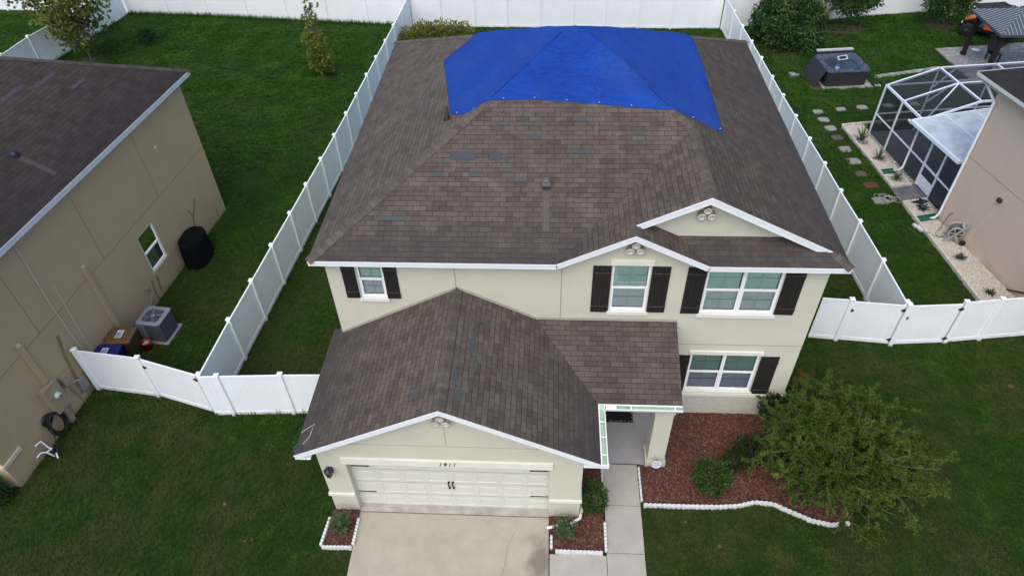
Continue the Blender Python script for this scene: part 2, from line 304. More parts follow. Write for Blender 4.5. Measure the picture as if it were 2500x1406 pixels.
# ------------------------------------------------------------------ mesh helpers
class MB:
    """collects faces; build() links them as one mesh object"""
    def __init__(s, xf=None): s.V, s.F, s.UV, s.MI, s.SM, s.xf = [], [], {}, [], [], xf or Matrix()
    def face(s, pts, mi=0, uv=None, sm=False):
        i = len(s.V); s.V += [s.xf @ Vector(p) for p in pts]; s.F.append(tuple(range(i, i+len(pts))))
        s.MI.append(mi); s.SM.append(sm)
        if uv: s.UV[len(s.F)-1] = uv
    def add(s, V, F, mi=0, sm=False):
        i = len(s.V); s.V += [s.xf @ Vector(v) for v in V]
        for f in F: s.F.append(tuple(j+i for j in f)); s.MI.append(mi); s.SM.append(sm)
    def box(s, x0, x1, y0, y1, z0, z1, mi=0, rot=None):
        V = [Vector((x, y, z)) for z in (z0, z1) for y in (y0, y1) for x in (x0, x1)]
        if rot: V = [rot @ v for v in V]
        s.add(V, [(0, 2, 3, 1), (4, 5, 7, 6), (0, 1, 5, 4), (2, 6, 7, 3), (0, 4, 6, 2), (1, 3, 7, 5)], mi)
    def beam(s, a, b, w, h, mi=0, up=(0, 0, 1)):
        """bar of width w (sideways) and height h whose top centre runs from a to b"""
        a, b = Vector(a), Vector(b); d = (b-a).normalized(); sd_ = d.cross(Vector(up))
        if sd_.length < 1e-4: sd_ = d.cross(Vector((0, 1, 0)))
        sd_.normalize(); u = sd_.cross(d)
        V = [p + sd_*(w/2*i) - u*(h*j) for p in (a, b) for j in (0, 1) for i in (-1, 1)]
        s.add(V, [(0, 1, 3, 2), (4, 6, 7, 5), (0, 4, 5, 1), (2, 3, 7, 6), (0, 2, 6, 4), (1, 5, 7, 3)], mi)
    def tube(s, pts, r, n=6, mi=0, sm=True, caps=True):
        pts = [Vector(p) for p in pts]; k = len(pts); rs = r if isinstance(r, (list, tuple)) else [r]*k
        V, F = [], []; prev = None
        for i, p in enumerate(pts):
            d = (pts[min(i+1, k-1)]-pts[max(i-1, 0)])
            d = d.normalized() if d.length > 1e-9 else Vector((0, 0, 1))
            if prev is None:
                a = d.cross(Vector((0, 0, 1)))
                if a.length < .05: a = d.cross(Vector((1, 0, 0)))
            else: a = prev - d*prev.dot(d)
            a.normalize(); prev = a; c = d.cross(a)
            V += [p + (a*math.cos(t)+c*math.sin(t))*rs[i] for t in [2*math.pi*j/n for j in range(n)]]
        for i in range(k-1):
            for j in range(n): F.append((i*n+j, i*n+(j+1) % n, (i+1)*n+(j+1) % n, (i+1)*n+j))
        s.add(V, F, mi, sm)
        if caps:
            s.face([v for v in V[:n]][::-1], mi) if False else s.add(V[:n], [tuple(range(n))[::-1]], mi); s.add(V[-n:], [tuple(range(n))], mi)
    def lathe(s, prof, c=(0, 0, 0), n=16, mi=0, sm=True, rot=None):
        V, F = [], []; k = len(prof)
        for r_, z in prof:
            for j in range(n):
                t = 2*math.pi*j/n; v = Vector((r_*math.cos(t), r_*math.sin(t), z))
                if rot: v = rot @ v
                V.append(v+Vector(c))
        for i in range(k-1):
            for j in range(n): F.append((i*n+j, i*n+(j+1) % n, (i+1)*n+(j+1) % n, (i+1)*n+j))
        s.add(V, F, mi, sm)
    def prism(s, poly, z0, z1, mi=0):
        n = len(poly); V = [(x, y, z0) for x, y in poly]+[(x, y, z1) for x, y in poly]
        F = [tuple(range(n))[::-1], tuple(range(n, 2*n))]+[(i, (i+1) % n, n+(i+1) % n, n+i) for i in range(n)]
        s.add(V, F, mi)
    def build(s, name, mat, parent=None, smooth=False):
        off = Vector((0, 0, 0)); q = parent
        while q is not None: off += q.location; q = q.parent
        me = bpy.data.meshes.new(name); me.from_pydata([tuple(v-off) for v in s.V], [], s.F)
        for mm in (mat if isinstance(mat, (list, tuple)) else [mat]): me.materials.append(MT[mm] if isinstance(mm, str) else mm)
        me.polygons.foreach_set("material_index", s.MI)
        me.polygons.foreach_set("use_smooth", [smooth or x for x in s.SM])
        if s.UV:
            ul = me.uv_layers.new(name="UVMap")
            for fi, uv in s.UV.items():
                for li, c in zip(me.polygons[fi].loop_indices, uv): ul.data[li].uv = c
        me.update()
        o = bpy.data.objects.new(name, me); COL.objects.link(o)
        if parent is not None: o.parent = parent
        return o
def tag(o, label=None, cat=None, group=None, kind=None):
    if label: o['label'] = label
    if cat: o['category'] = cat
    if group: o['group'] = group
    if kind: o['kind'] = kind
    return o
def root(name, loc, label, cat, group=None):
    o = bpy.data.objects.new(name, None); o.empty_display_size = .2; COL.objects.link(o); o.location = loc
    return tag(o, label, cat, group)
def struct(o, kind='structure'): o['kind'] = kind; return o
def npmesh(name, V, F, mats, parent=None, MI=None):
    off = Vector((0, 0, 0)); q = parent
    while q is not None: off += q.location; q = q.parent
    V = np.asarray(V, np.float32)-np.array(off, np.float32); F = np.asarray(F, np.int32); k = F.shape[1]
    me = bpy.data.meshes.new(name); me.vertices.add(len(V)); me.vertices.foreach_set("co", V.ravel())
    me.loops.add(F.size); me.loops.foreach_set("vertex_index", F.ravel()); me.polygons.add(len(F))
    me.polygons.foreach_set("loop_start", np.arange(0, F.size, k, dtype=np.int32))
    for mm in (mats if isinstance(mats, (list, tuple)) else [mats]): me.materials.append(MT[mm])
    if MI is not None: me.polygons.foreach_set("material_index", np.asarray(MI, np.int32))
    me.update(calc_edges=True); me.validate()
    o = bpy.data.objects.new(name, me); COL.objects.link(o)
    if parent is not None: o.parent = parent
    return o
def copy_tree(o, parent=None, delta=None):
    c = o.copy(); COL.objects.link(c); c.parent = parent
    for ch in list(o.children): copy_tree(ch, c)
    return c

# roof planes: z = z0 + p * (distance in from the eave line)
def slope_face(mb, pts, eave_a, eave_dir, mi=0):
    """face of 3D points with UV in metres measured along and up from the eave"""
    a = Vector(eave_a); d = Vector((*eave_dir, 0)).normalized()
    P = [Vector(p) for p in pts]; n = (P[1]-P[0]).cross(P[2]-P[0])
    for i in range(3, len(P)):
        if n.length > 1e-3: break
        n = (P[i-1]-P[0]).cross(P[i]-P[0])
    n.normalize()
    if n.z < 0: P = P[::-1]; n = -n
    up = n.cross(d)
    if up.z < 0: up = -up
    mb.face(P, mi, [((p-a).dot(d), (p-a).dot(up)) for p in P])
def cap_strip(parent, a, b, nA, nB, mat='cap', w=.15, lift=.022, name='ridge_cap', lift_end=.022):
    a, b = Vector(a), Vector(b); d = (b-a).normalized(); L = (b-a).length; mb = MB(); out = []
    for n, sgn in ((nA, 1), (nB, -1)):
        n = Vector(n).normalized(); s_ = n.cross(d)
        if s_.z > 0: s_ = -s_
        if abs(s_.z) < 1e-6: s_ = s_*sgn
        out.append((s_.normalized(), n))
    u = (out[0][1]+out[1][1]).normalized()
    for k, (s_, n) in enumerate(out):
        p = [a+u*lift, b+u*lift, b+s_*w+n*lift*.6, a+s_*w+n*lift*.6]; uv = [(0, 0), (0, L), (w, L), (w, 0)]
        if (p[1]-p[0]).cross(p[2]-p[0]).z < 0: p = p[::-1]; uv = uv[::-1]
        mb.face(p, 0, uv)
        q = [a+s_*w+n*lift*.6, b+s_*w+n*lift*.6, b+s_*w-n*.004, a+s_*w-n*.004]; mb.face(q, 0, [(0, 0), (0, L), (.02, L), (.02, 0)])
    for e in (a, b):
        for s_, n in out: mb.face([e+u*lift, e+s_*w+n*lift*.6, e+s_*w-n*.004, e-u*.01], 0, [(.1, .06), (.2, .06), (.2, .09), (.1, .09)])
    return mb.build(name, mat, parent)
def wall_holes(mb, x0, x1, z0, z1, holes, y=0., depth=.10, mi=0):
    """front-facing (-y) wall rectangle with rectangular openings and their reveals"""
    xs = sorted({x0, x1, *[h[0] for h in holes], *[h[1] for h in holes]}); zs = sorted({z0, z1, *[h[2] for h in holes], *[h[3] for h in holes]})
    for i in range(len(xs)-1):
        for j in range(len(zs)-1):
            cx, cz = (xs[i]+xs[i+1])/2, (zs[j]+zs[j+1])/2
            if any(h[0] < cx < h[1] and h[2] < cz < h[3] for h in holes): continue
            mb.face([(xs[i], y, zs[j]), (xs[i+1], y, zs[j]), (xs[i+1], y, zs[j+1]), (xs[i], y, zs[j+1])], mi)
    for a, b_, c, d in holes:
        mb.face([(a, y, c), (a, y, d), (a, y+depth, d), (a, y+depth, c)], mi); mb.face([(b_, y, c), (b_, y+depth, c), (b_, y+depth, d), (b_, y, d)], mi)
        mb.face([(a, y, c), (a, y+depth, c), (b_, y+depth, c), (b_, y, c)], mi); mb.face([(a, y, d), (b_, y, d), (b_, y+depth, d), (a, y+depth, d)], mi)
def window(parent, x0, x1, z0, z1, xf=None, units=1, up='g_up', dn='g_dn', slat=52, sill=None, head=None, grid=True, blind='blind', rec=.035, name='window'):
    """single-hung window in an opening; local x right, z up, +y into the wall"""
    xf = xf or Matrix(); f = MB(xf); t = .055; y0, y1 = rec, rec+.06
    f.box(x0, x1, y0, y1, z0, z0+t); f.box(x0, x1, y0, y1, z1-t, z1); f.box(x0, x0+t, y0, y1, z0+t, z1-t); f.box(x1-t, x1, y0, y1, z0+t, z1-t)
    uw = (x1-x0)/units; zm = (z0+z1)/2; panes = []
    for k in range(units):
        a = x0+k*uw+(t if k == 0 else .045); b_ = x0+(k+1)*uw-(t if k == units-1 else .045)
        if k < units-1: f.box(b_, b_+.09, y0-.004, y1, z0+t, z1-t)
        f.box(a, b_, y0-.006, y1-.003, zm-.03, zm+.025)
        f.box(a, b_, y0+.004, y1-.02, z0+t, z0+t+.03)
        for xx in (a, b_-.022): f.box(xx, xx+.022, y0+.004, y1-.02, z0+t+.03, zm-.03)
        if grid:
            cx = (a+b_)/2
            for za, zb in ((z0+t+.03, zm-.03), (zm+.025, z1-t)):
                f.box(cx-.009, cx+.009, y0+.032, y0+.042, za, zb); f.box(a, b_, y0+.033, y0+.041, (za+zb)/2-.009, (za+zb)/2+.009)
        panes += [(a, b_, zm+.025, z1-t, up, y0+.028), (a+.022, b_-.022, z0+t+.03, zm-.03, dn, y0+.026)]
    w = f.build(name, 'frame', parent)
    for a, b_, c, d, g, y in panes:
        p = MB(xf); p.face([(a, y, c), (b_, y, c), (b_, y, d), (a, y, d)]); p.build('pane', g, w)
    if blind:
        s = MB(xf); n = max(8, int((z1-z0)/.066)); cs, sn = math.cos(R(slat))*.031, math.sin(R(slat))*.031
        for k in range(units):
            a = x0+k*uw+.06; b_ = x0+(k+1)*uw-.06
            for i in range(n):
                zc = z0+.07+(z1-z0-.12)*(i+.5)/n; y = y1+.03
                s.face([(a, y-cs, zc-sn), (b_, y-cs, zc-sn), (b_, y+cs, zc+sn), (a, y+cs, zc+sn)])
        s.build('blind', blind, w)
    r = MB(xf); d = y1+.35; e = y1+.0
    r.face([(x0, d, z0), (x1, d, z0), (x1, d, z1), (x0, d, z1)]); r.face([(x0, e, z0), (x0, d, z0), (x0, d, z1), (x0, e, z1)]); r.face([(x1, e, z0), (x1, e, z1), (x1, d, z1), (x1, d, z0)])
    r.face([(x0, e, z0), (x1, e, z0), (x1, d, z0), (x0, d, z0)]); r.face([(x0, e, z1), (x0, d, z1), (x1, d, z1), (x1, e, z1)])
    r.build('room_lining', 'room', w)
    if sill: q = MB(xf); q.box(x0-sill[0], x1+sill[0], -.05, .03, z0-sill[1], z0-.002); q.build('sill', 'trim', w)
    if head: q = MB(xf); q.box(x0-head[0], x1+head[0], -.045, .02, z1+.003, z1+head[1]); q.build('header', 'trim', w)
    return w
def shutter(parent, x0, x1, z0, z1, worn=.5):
    s = MB(); n = 4; w = (x1-x0)/n
    for i in range(n): s.box(x0+i*w+.003, x0+(i+1)*w-.003, -.028, -.002, z0+rnd.uniform(0, .004), z1-rnd.uniform(0, .004), 0)
    for zc in (z0+.20, z1-.24): s.box(x0+.004, x1-.004, -.05, -.029, zc-.05, zc+.05, 0); s.box(x0+.004, x1-.004, -.056, -.0505, zc+.028, zc+.05, 1 if rnd.random() < worn+.25 else 0)
    return s.build('shutter', ['shutter', 'worn'], parent)

# ================================================================== the brown-roofed house
W, D, o_, He, p, xr = 12.509, 12.143, .2835, 6.047, .494, 9.335
ro, bo, yg, g_o = .325, .35, .44, .34
XL, XR, YF, YB = -o_, W+ro, -o_, D+bo
half = (YB-YF)/2; zt = He+p*half
apL = (XL+half, YF+half, zt); apR = (XR-half, YF+half, zt)
vx = 2*xr-XR; hb = He+p*(XR-xr); yh = YF+(hb-He)/p       # gable valley foot, ridge height, where its ridge meets the hip
xs = 7.675; hs = He+p*(xs-vx); xe = 2*xs-vx; yr = yg-g_o  # small gable
house = root("house", (W/2, D/2, 0), "cream two-storey house with brown shingle roof half covered by a blue tarp", "house")
nF, nL, nR, nB_ = (0, -p, 1), (-p, 0, 1), (p, 0, 1), (0, p, 1)
rf = MB()
slope_face(rf, [(XL, YF, He), (vx, YF, He), (xr, yh, hb), apR, apL], (XL, YF, He), (1, 0), 0)
slope_face(rf, [(XL, YF, He), apL, (XL, YB, He)], (XL, YB, He), (0, -1), 1)
xq = XR-(yr-YF)
slope_face(rf, [(XR, YF, He), (XR, YB, He), apR, (xr, yh, hb), (xr, yr, hb), (xq, yr, He+p*(XR-xq))], (XR, YF, He), (0, 1), 2)
slope_face(rf, [(XR, YB, He), (XL, YB, He), apL, apR], (XR, YB, He), (-1, 0), 1)
slope_face(rf, [(vx, YF, He), (xs, YF, hs), (xs, yr, hs), (xr, yr, hb), (xr, yh, hb)], (vx, YF, He), (0, 1), 0)
slope_face(rf, [(xs, YF, hs), (xe, YF, He), (xe-(yg-YF), yg, He+p*(yg-YF)), (xs, yg, hs)], (xe, YF, He), (0, -1), 0)
slope_face(rf, [(xe, YF, He), (XR, YF, He), (XR-(yg-YF), yg, He+p*(yg-YF)), (xe-(yg-YF), yg, He+p*(yg-YF))], (xe, YF, He), (1, 0), 0)
roof = rf.build("roof", ['shF', 'shL', 'shR'], house)
cap_strip(roof, (XL, YF, He), apL, nF, nL); cap_strip(roof, (xr, yh, hb), apR, nF, nR); cap_strip(roof, (xr, yr, hb), (xr, yh, hb), nL, nR)
cap_strip(roof, (XL, YB, He), apL, nL, nB_); cap_strip(roof, (XR, YB, He), apR, nB_, nR); cap_strip(roof, (xs, YF, hs), (xs, yr+.2, hs), nL, nR); cap_strip(roof, (XR, YF, He), (xq, yr, He+p*(XR-xq)), nF, nR); cap_strip(roof, apL, apR, nF, nB_)
def patch(parent, base, u, up, n, c, w=.335, h=.125, cnt=1, mat='patch', tilt=0., lift=.006):
    """a tab-sized gap in the shingles: thin bare mat with a ragged dashed lower edge"""
    u, up, n, c = Vector(u).normalized(), Vector(up).normalized(), Vector(n).normalized(), Vector(c); q = MB(); L = w*cnt
    if tilt: rr = Matrix.Rotation(tilt, 3, n); u, up = rr @ u, rr @ up
    q.face([c+u*a+up*b_+n*lift for a, b_ in ((-L/2, -h/2), (L/2, -h/2), (L/2, h/2), (-L/2, h/2))])
    k = 4*cnt
    for i in range(k):
        x = -L/2+L*(i+.25)/k; q.face([c+u*a+up*b_+n*(lift+.003) for a, b_ in ((x, -h/2), (x+L/k*.55, -h/2), (x+L/k*.55, -h/2+.014), (x, -h/2+.014))], 1)
    return q.build('bare_patch', [mat, 'crack'], parent)
upF = (0, 1, p); sc_ = math.hypot(1, p)
for x, y, cnt, mt, hh, tl in ((4.46, 3.29, 1, 'patch', .12, 0), (5.14, 3.29, 1, 'patch', .12, 0), (6.34, 3.41, 1, 'patch', .12, 0), (7.55, 3.30, 1, 'patch', .12, 0), (7.03, 3.16, 1, 'patch', .12, 0), (7.90, 3.04, 1, 'patch', .12, 0), (5.31, 2.88, 1, 'patch', .12, 0), (3.43, 2.45, 2, 'patch2', .26, 0), (4.30, 2.42, 1, 'patch2', .25, .06), (6.37, 2.48, 2, 'patch', .11, 0), (2.76, 1.96, 1, 'patch', .12, 0), (3.80, 1.94, 1, 'patch', .12, 0), (4.64, 2.08, 1, 'patch', .12, 0), (4.98, 1.81, 1, 'patch', .12, 0), (1.74, .76, 2, 'patch', .125, 0)):
    v = round(((y-YF)*sc_)/.140-.5)*.140+.070; yy = YF+v/sc_; off = .1675 if int(v/.140) % 2 else 0.
    x = XL+round((x-XL-off)/.1675)*.1675+off
    patch(roof, None, (1, 0, 0), upF, nF, (x, yy, He+p*(yy-YF)), cnt=cnt, mat=mt, h=hh, tilt=tl)
patch(roof, None, (0, -1, 0), (1, 0, p), nL, (1.99, 5.59, He+p*(1.99-XL)), w=.55, h=.14, mat='patch')
for x, y in ((10.75, 7.62), (9.83, 2.84), (10.07, 2.99), (10.35, 3.27), (10.1, .99), (11.18, 1.34)): patch(roof, None, (0, 1, 0), (-1, 0, p), nR, (x, y, He+p*(XR-x)), w=.30, h=.12)
patch(roof, None, (0, 1, 0), (1, 0, p), nL, (6.62, .62, He+p*(6.62-vx)), w=.32, h=.12)
# vent pipe, box vent
v_ = MB(); z0 = He+p*(2.84-XL); v_.lathe([(.10, -.06), (.10, .03), (.05, .08), (.045, .34), (.03, .34), (.03, .2)], (2.84, 3.93, z0), 12); v_.build('vent_pipe', 'iron', house)
v_ = MB(); zc = He+p*(1.68-YF); rx = Matrix.Translation((5.56, 1.68, zc)) @ Matrix.Rotation(math.atan(p), 4, 'X')
v_.xf = rx; v_.lathe([(.085, .01), (.085, .13), (.10, .14), (.10, .19), (.07, .21), (.0, .215)], (0, .02, 0), 14); v_.box(-.1, .1, -.16, .0, .02, .18); v_.build('exhaust_vent', 'vent', house)
v_ = MB(rx)
v_.face([(-.075, -.2, .006), (.075, -.2, .006), (.09, -1.3, .006), (-.06, -1.3, .006)]); 
streak = plain("washed_streak", (.088, .076, .069), .95, .3, 30.); v_.build('washed_streak', streak, roof)
# fascia and rake trim
fa = MB()
FN = [0]
def fascia(mb, a, b, out, h=.15, mi=0, drop=.012):
    FN[0] += 1; out = Vector(out).normalized(); k = out*(.0035*(FN[0] % 2)); a, b = Vector(a)+k, Vector(b)+k; z = Vector((0, 0, 1)); drop += .002*(FN[0] % 2)
    mb.beam(a-out*.012-z*drop, b-out*.012-z*drop, .022, h, mi); mb.beam(a+out*.006-z*(drop-.006), b+out*.006-z*(drop-.006), .014, .055, mi)
for a, b, n in (((XL, YF, He), (vx, YF, He), (0, -1, 0)), ((vx, YF, He), (xs, YF, hs), (0, -1, 0)), ((xs, YF, hs), (xe, YF, He), (0, -1, 0)), ((xe, YF, He), (XR, YF, He), (0, -1, 0)),
                ((XL+.05, YF, He), (XL+.05, YB, He), (-1, 0, 0)), ((XR-.05, YF, He), (XR-.05, YB, He), (1, 0, 0)), ((XL, YB-.05, He), (XR, YB-.05, He), (0, 1, 0))): fascia(fa, a, b, n)
fa.build("fascia", 'white', house)
fa = MB(); xlb = xs-.02
fascia(fa, (xlb, yr, He+p*(xlb-vx)+.004), (xr, yr, hb+.004), (0, -1, 0), .17); fascia(fa, (xr, yr, hb+.004), (xq, yr, He+p*(XR-xq)+.004), (0, -1, 0), .17)
fa.build("gable_trim", 'white', house)
so = MB(); t = -.155
so.face([(XL, YF, He+t), (vx, YF, He+t), (vx, .02, He+t), (XL, .02, He+t)]); so.face([(xe, YF, He+t), (XR, YF, He+t), (XR, .02, He+t), (xe, .02, He+t)])
so.face([(vx, YF, He+t), (xs, YF, hs+t), (xs, .02, hs+t), (vx, .02, He+t)]); so.face([(xs, YF, hs+t), (xe, YF, He+t), (xe, .02, He+t), (xs, .02, hs+t)])
so.face([(XL, YF, He+t), (.02, YF, He+t), (.02, YB, He+t), (XL, YB, He+t)]); so.face([(W-.02, YF, He+t), (XR, YF, He+t), (XR, YB, He+t), (W-.02, YB, He+t)]); so.face([(XL, D-.02, He+t), (XR, D-.02, He+t), (XR, YB, He+t), (XL, YB, He+t)])
so.face([(xlb, yr, He+p*(xlb-vx)+t-.02), (xr, yr, hb+t-.02), (xr, yg, hb+t-.02), (xlb, yg, He+p*(xlb-vx)+t-.02)]); so.face([(xr, yr, hb+t-.02), (xq, yr, He+p*(XR-xq)+t-.02), (xq, yg, He+p*(XR-xq)+t-.02), (xr, yg, hb+t-.02)])
so.build("soffit", 'white', house)
# walls
wins = dict(a=(.775, 1.46, 4.56, 5.82), b=(7.235, 8.185, 4.235, 5.83), c=(9.575, 11.45, 4.20, 5.80), d=(9.62, 11.50, 1.06, 2.63))
wl = MB(); zt_ = He+t
wall_holes(wl, 0, W, 0, zt_, list(wins.values()), 0., .12)
wl.face([(vx+.1, 0, zt_), (xe-.1, 0, zt_), (xs, 0, hs+t-.04)])
wl.face([(0, 0, 0), (0, 0, zt_), (0, D, zt_), (0, D, 0)]); wl.face([(W, 0, 0), (W, D, 0), (W, D, zt_), (W, 0, zt_)]); wl.face([(0, D, 0), (0, D, zt_), (W, D, zt_), (W, D, 0)])
wl.face([(6.3, yg, He+.13), (12.4, yg, He+.13), (xr, yg, hb+t-.03)])
wl.build("wall", 'wall', house)
wb = MB(); wb.box(9.06, W+.03, -.035, 0.001, 0, .86); wb.build("brick_base", plain("sandy_base", (.50, .48, .41), .9, .12, 14., bs=.6, bscale=40), house)
wb = MB(); wb.box(9.06, W+.05, -.065, -.036, .865, .98); wb.box(W+.032, W+.06, -.035, .9, .865, .98); wb.build("sill_band", 'trim', house)
jl = MB()
for x, za, zb in ((3.29, 4.95, zt_), (5.985, 3.93, zt_)): jl = MB(); jl.box(x-.011, x+.011, -.003, .004, za, zb); jl.build("control_joint", 'joint', house)
jl = MB(); jl.box(9.05, W+.003, -.003, .004, 3.0, 3.022); jl.build("control_joint", 'joint', house)
window(house, *wins['a'], sill=(.06, .10)); window(house, *wins['b'], sill=(.06, .11), head=(.055, .15)); window(house, *wins['c'], units=2, sill=(.07, .12)); window(house, *wins['d'], units=2, up='g_dk', dn='g_dk2', slat=26, sill=(.07, .07), head=(.06, .13))
for a, b, c, d, w_ in ((.395, .745, 4.56, 5.80, .35), (1.47, 1.82, 4.56, 5.80, .45), (6.755, 7.215, 4.20, 5.79, .8), (8.205, 8.665, 4.22, 5.79, .7), (9.08, 9.555, 4.20, 5.79, .9), (11.465, 11.955, 4.21, 5.78, .6), (9.17, 9.60, .94, 2.575, .1), (11.53, 12.03, .94, 2.575, .1)): shutter(house, a, b, c, d, w_)
def pipes(c0, y, first=[None]):
    for x, z in c0:
        if first[0] is None:
            q = MB(); rt = Matrix.Rotation(R(90+12), 3, 'X')
            q.lathe([(.062, -.03), (.088, -.03), (.088, .13), (.105, .135), (.105, .165), (.066, .165), (.062, .02), (.0, .02)], (x, y, z), 18, rot=rt); first[0] = (q.build('clay_pipe', 'clay', house), x, y, z)
        else:
            s, x0, y0, z0 = first[0]; c = s.copy(); COL.objects.link(c); c.parent = house; c.location = (x-x0, y-y0, z-z0)
pipes(((7.72, 6.56), (7.60, 6.385), (7.84, 6.385)), 0.); pipes(((9.35, 7.28), (9.23, 7.105), (9.47, 7.105)), yg); 

# ------------------------------------------------------------------ garage wing
GY, g0, g1, Hg, gp = -3.545, .031, 6.568, 3.06, .52
gl, gr, gf = -.325, 6.945, -3.885; gm = (gl+gr)/2; gh = Hg+gp*(gm-gl); py, pe = -2.13, 9.045; pz0 = 3.90; pp = (pz0-Hg)/(-py)
nGL, nGR, nP = (-gp, 0, 1), (gp, 0, 1), (0, -pp, 1)
vxg = gr-(pz0-Hg)/gp
rf = MB()
slope_face(rf, [(gl, gf, Hg), (gm, gf, gh), (gm, 0, gh), (.0, 0, Hg+gp*(0-gl)), (.0, .22, Hg+gp*(0-gl)), (gl, .22, Hg)], (gl, 0, Hg), (0, -1), 0)
slope_face(rf, [(gr, gf, Hg), (gr, py, Hg), (vxg, 0, pz0), (gm, 0, gh), (gm, gf, gh)], (gr, gf, Hg), (0, 1), 0)
slope_face(rf, [(gr, py, Hg), (pe, py, Hg), (pe, 0, pz0), (vxg, 0, pz0)], (gr, py, Hg), (1, 0), 1)
groof = rf.build("garage_roof", ['shG', 'shP'], house)
cap_strip(groof, (gm, gf, gh), (gm, 0, gh), nGL, nGR)
for x, y, cnt, tl in ((3.72, -.95, 1, 0), (4.11, -.79, 1, 0), (3.86, -1.61, 2, 0), (3.97, -2.29, 1, 0), (3.57, -2.77, 1, 0), (3.70, -3.29, 1, 0)): patch(groof, None, (0, 1, 0), (-1, 0, gp), nGR, (x, y, Hg+gp*(gr-x)), cnt=cnt, w=.32, h=.125)
for x, y in ((.81, -.53), (2.67, -3.18)): patch(groof, None, (0, -1, 0), (1, 0, gp), nGL, (x, y, Hg+gp*(x-gl)), w=.30, h=.12)
tq = MB(); c = Vector((3.80, -3.0, Hg+gp*(gr-3.80))); u = Vector((-.22, .97, .12)).normalized(); n_ = Vector((gp, 0, 1)).normalized(); s_ = n_.cross(u)
tq.face([c-u*.15-s_*.07+n_*.012, c+u*.15-s_*.07+n_*.03, c+u*.15+s_*.07+n_*.03, c-u*.15+s_*.07+n_*.012]); tq.build('torn_tab', 'torn', groof)
fl_ = MB(); fl_.beam((0, -.02, Hg+gp*(0-gl)+.07), (gm, -.02, gh+.07), .02, .09); fl_.beam((gm, -.02, gh+.07), (vxg, -.02, pz0+.07), .02, .09); fl_.beam((vxg, -.02, pz0+.06), (pe, -.02, pz0+.06), .02, .08)
fl_.build('flashing', plain("dull_flashing", (.36, .35, .29), .7), groof)
fa = MB(); fascia(fa, (gl, gf, Hg), (gm, gf, gh), (0, -1, 0), .15); fascia(fa, (gm, gf, gh), (gr, gf, Hg), (0, -1, 0), .15); fascia(fa, (gl+.05, gf+.03, Hg), (gl+.05, .22, Hg), (-1, 0, 0)); fascia(fa, (gr, gf, Hg), (gr, py, Hg), (1, 0, 0)); fascia(fa, (gr, py, Hg), (pe, py, Hg), (0, -1, 0)); fascia(fa, (pe-.05, py+.01, Hg), (pe-.05, -.01, pz0), (1, 0, 0), .12)
fa.build("garage_fascia", 'white', house)
so = MB(); so.face([(gl, gf, Hg+t), (gm, gf, gh+t), (gm, GY+.01, gh+t), (gl, GY+.01, Hg+t)]); so.face([(gm, gf, gh+t), (gr, gf, Hg+t), (gr, GY+.01, Hg+t), (gm, GY+.01, gh+t)]); so.face([(gl, gf, Hg+t), (g0+.02, gf, Hg+t), (g0+.02, .22, Hg+t), (gl, .22, Hg+t)])
so.face([(g1-.02, gf, Hg+t), (gr, gf, Hg+t), (gr, 0, Hg+t), (g1-.02, 0, Hg+t)]); so.face([(gr, py, Hg+t), (pe, py, Hg+t), (pe, 0, Hg+t), (gr, 0, Hg+t)])
so.build("garage_soffit", 'white', house)
dx0, dx1, dz1 = .695, 5.765, 2.30
wl = MB(); wall_holes(wl, g0, g1, 0, Hg+t, [(dx0, dx1, 0, dz1)], GY, .21)
wl.face([(g0, GY, Hg+t), (g1, GY, Hg+t), (g1, GY, Hg+gp*(gr-g1)+t-.01), (gm, GY, gh+t-.01), (g0, GY, Hg+gp*(g0-gl)+t-.01)])
wl.face([(g0, GY, 0), (g0, GY, Hg+t), (g0, 0, Hg+t), (g0, 0, 0)]); wl.face([(g1, GY, 0), (g1, 0, 0), (g1, 0, Hg+t), (g1, GY, Hg+t)])
wl.build("garage_wall", 'wall', house)
tr = MB(); tr.box(.615, 5.845, GY-.05, GY+.03, 2.302, 2.53); tr.build("door_lintel", 'trim', house)
bd = MB(); bd.prism([(g0-.04, GY-.045), (dx0+.002, GY-.045), (dx0+.002, GY-.002), (g0-.002, GY-.002), (g0-.002, GY+.8), (g0-.04, GY+.8)], .77, .87); bd.build("stucco_band", 'trim', house)
bd = MB(); bd.prism([(dx1-.002, GY-.045), (g1+.04, GY-.045), (g1+.04, GY+.8), (g1+.002, GY+.8), (g1+.002, GY-.002), (dx1-.002, GY-.002)], .77, .87); bd.build("stucco_band", 'trim', house)
jl = MB(); jl.box(3.29, 3.305, GY-.003, GY+.003, 3.116, 4.2); jl.build("control_joint", 'joint', house); jl = MB(); jl.box(.15, 6.45, GY-.003, GY+.003, 3.10, 3.115); jl.build("control_joint", 'joint', house)
pipes(((3.27, 4.39), (3.15, 4.205), (3.39, 4.205)), GY)
dm = MB(); yd = GY+.2; nsec, ncol = 4, 8; sh = 2.30/nsec
dm.face([(dx0, yd+.03, 0), (dx1, yd+.03, 0), (dx1, yd+.03, dz1), (dx0, yd+.03, dz1)])
cwid = (dx1-dx0)/ncol
def rect(x0, x1, z0, z1, y): return [Vector((x0, y, z0)), Vector((x1, y, z0)), Vector((x1, y, z1)), Vector((x0, y, z1))]
def ring(mb, A, B):
    for i in range(4): mb.face([A[i], A[(i+1) % 4], B[(i+1) % 4], B[i]])
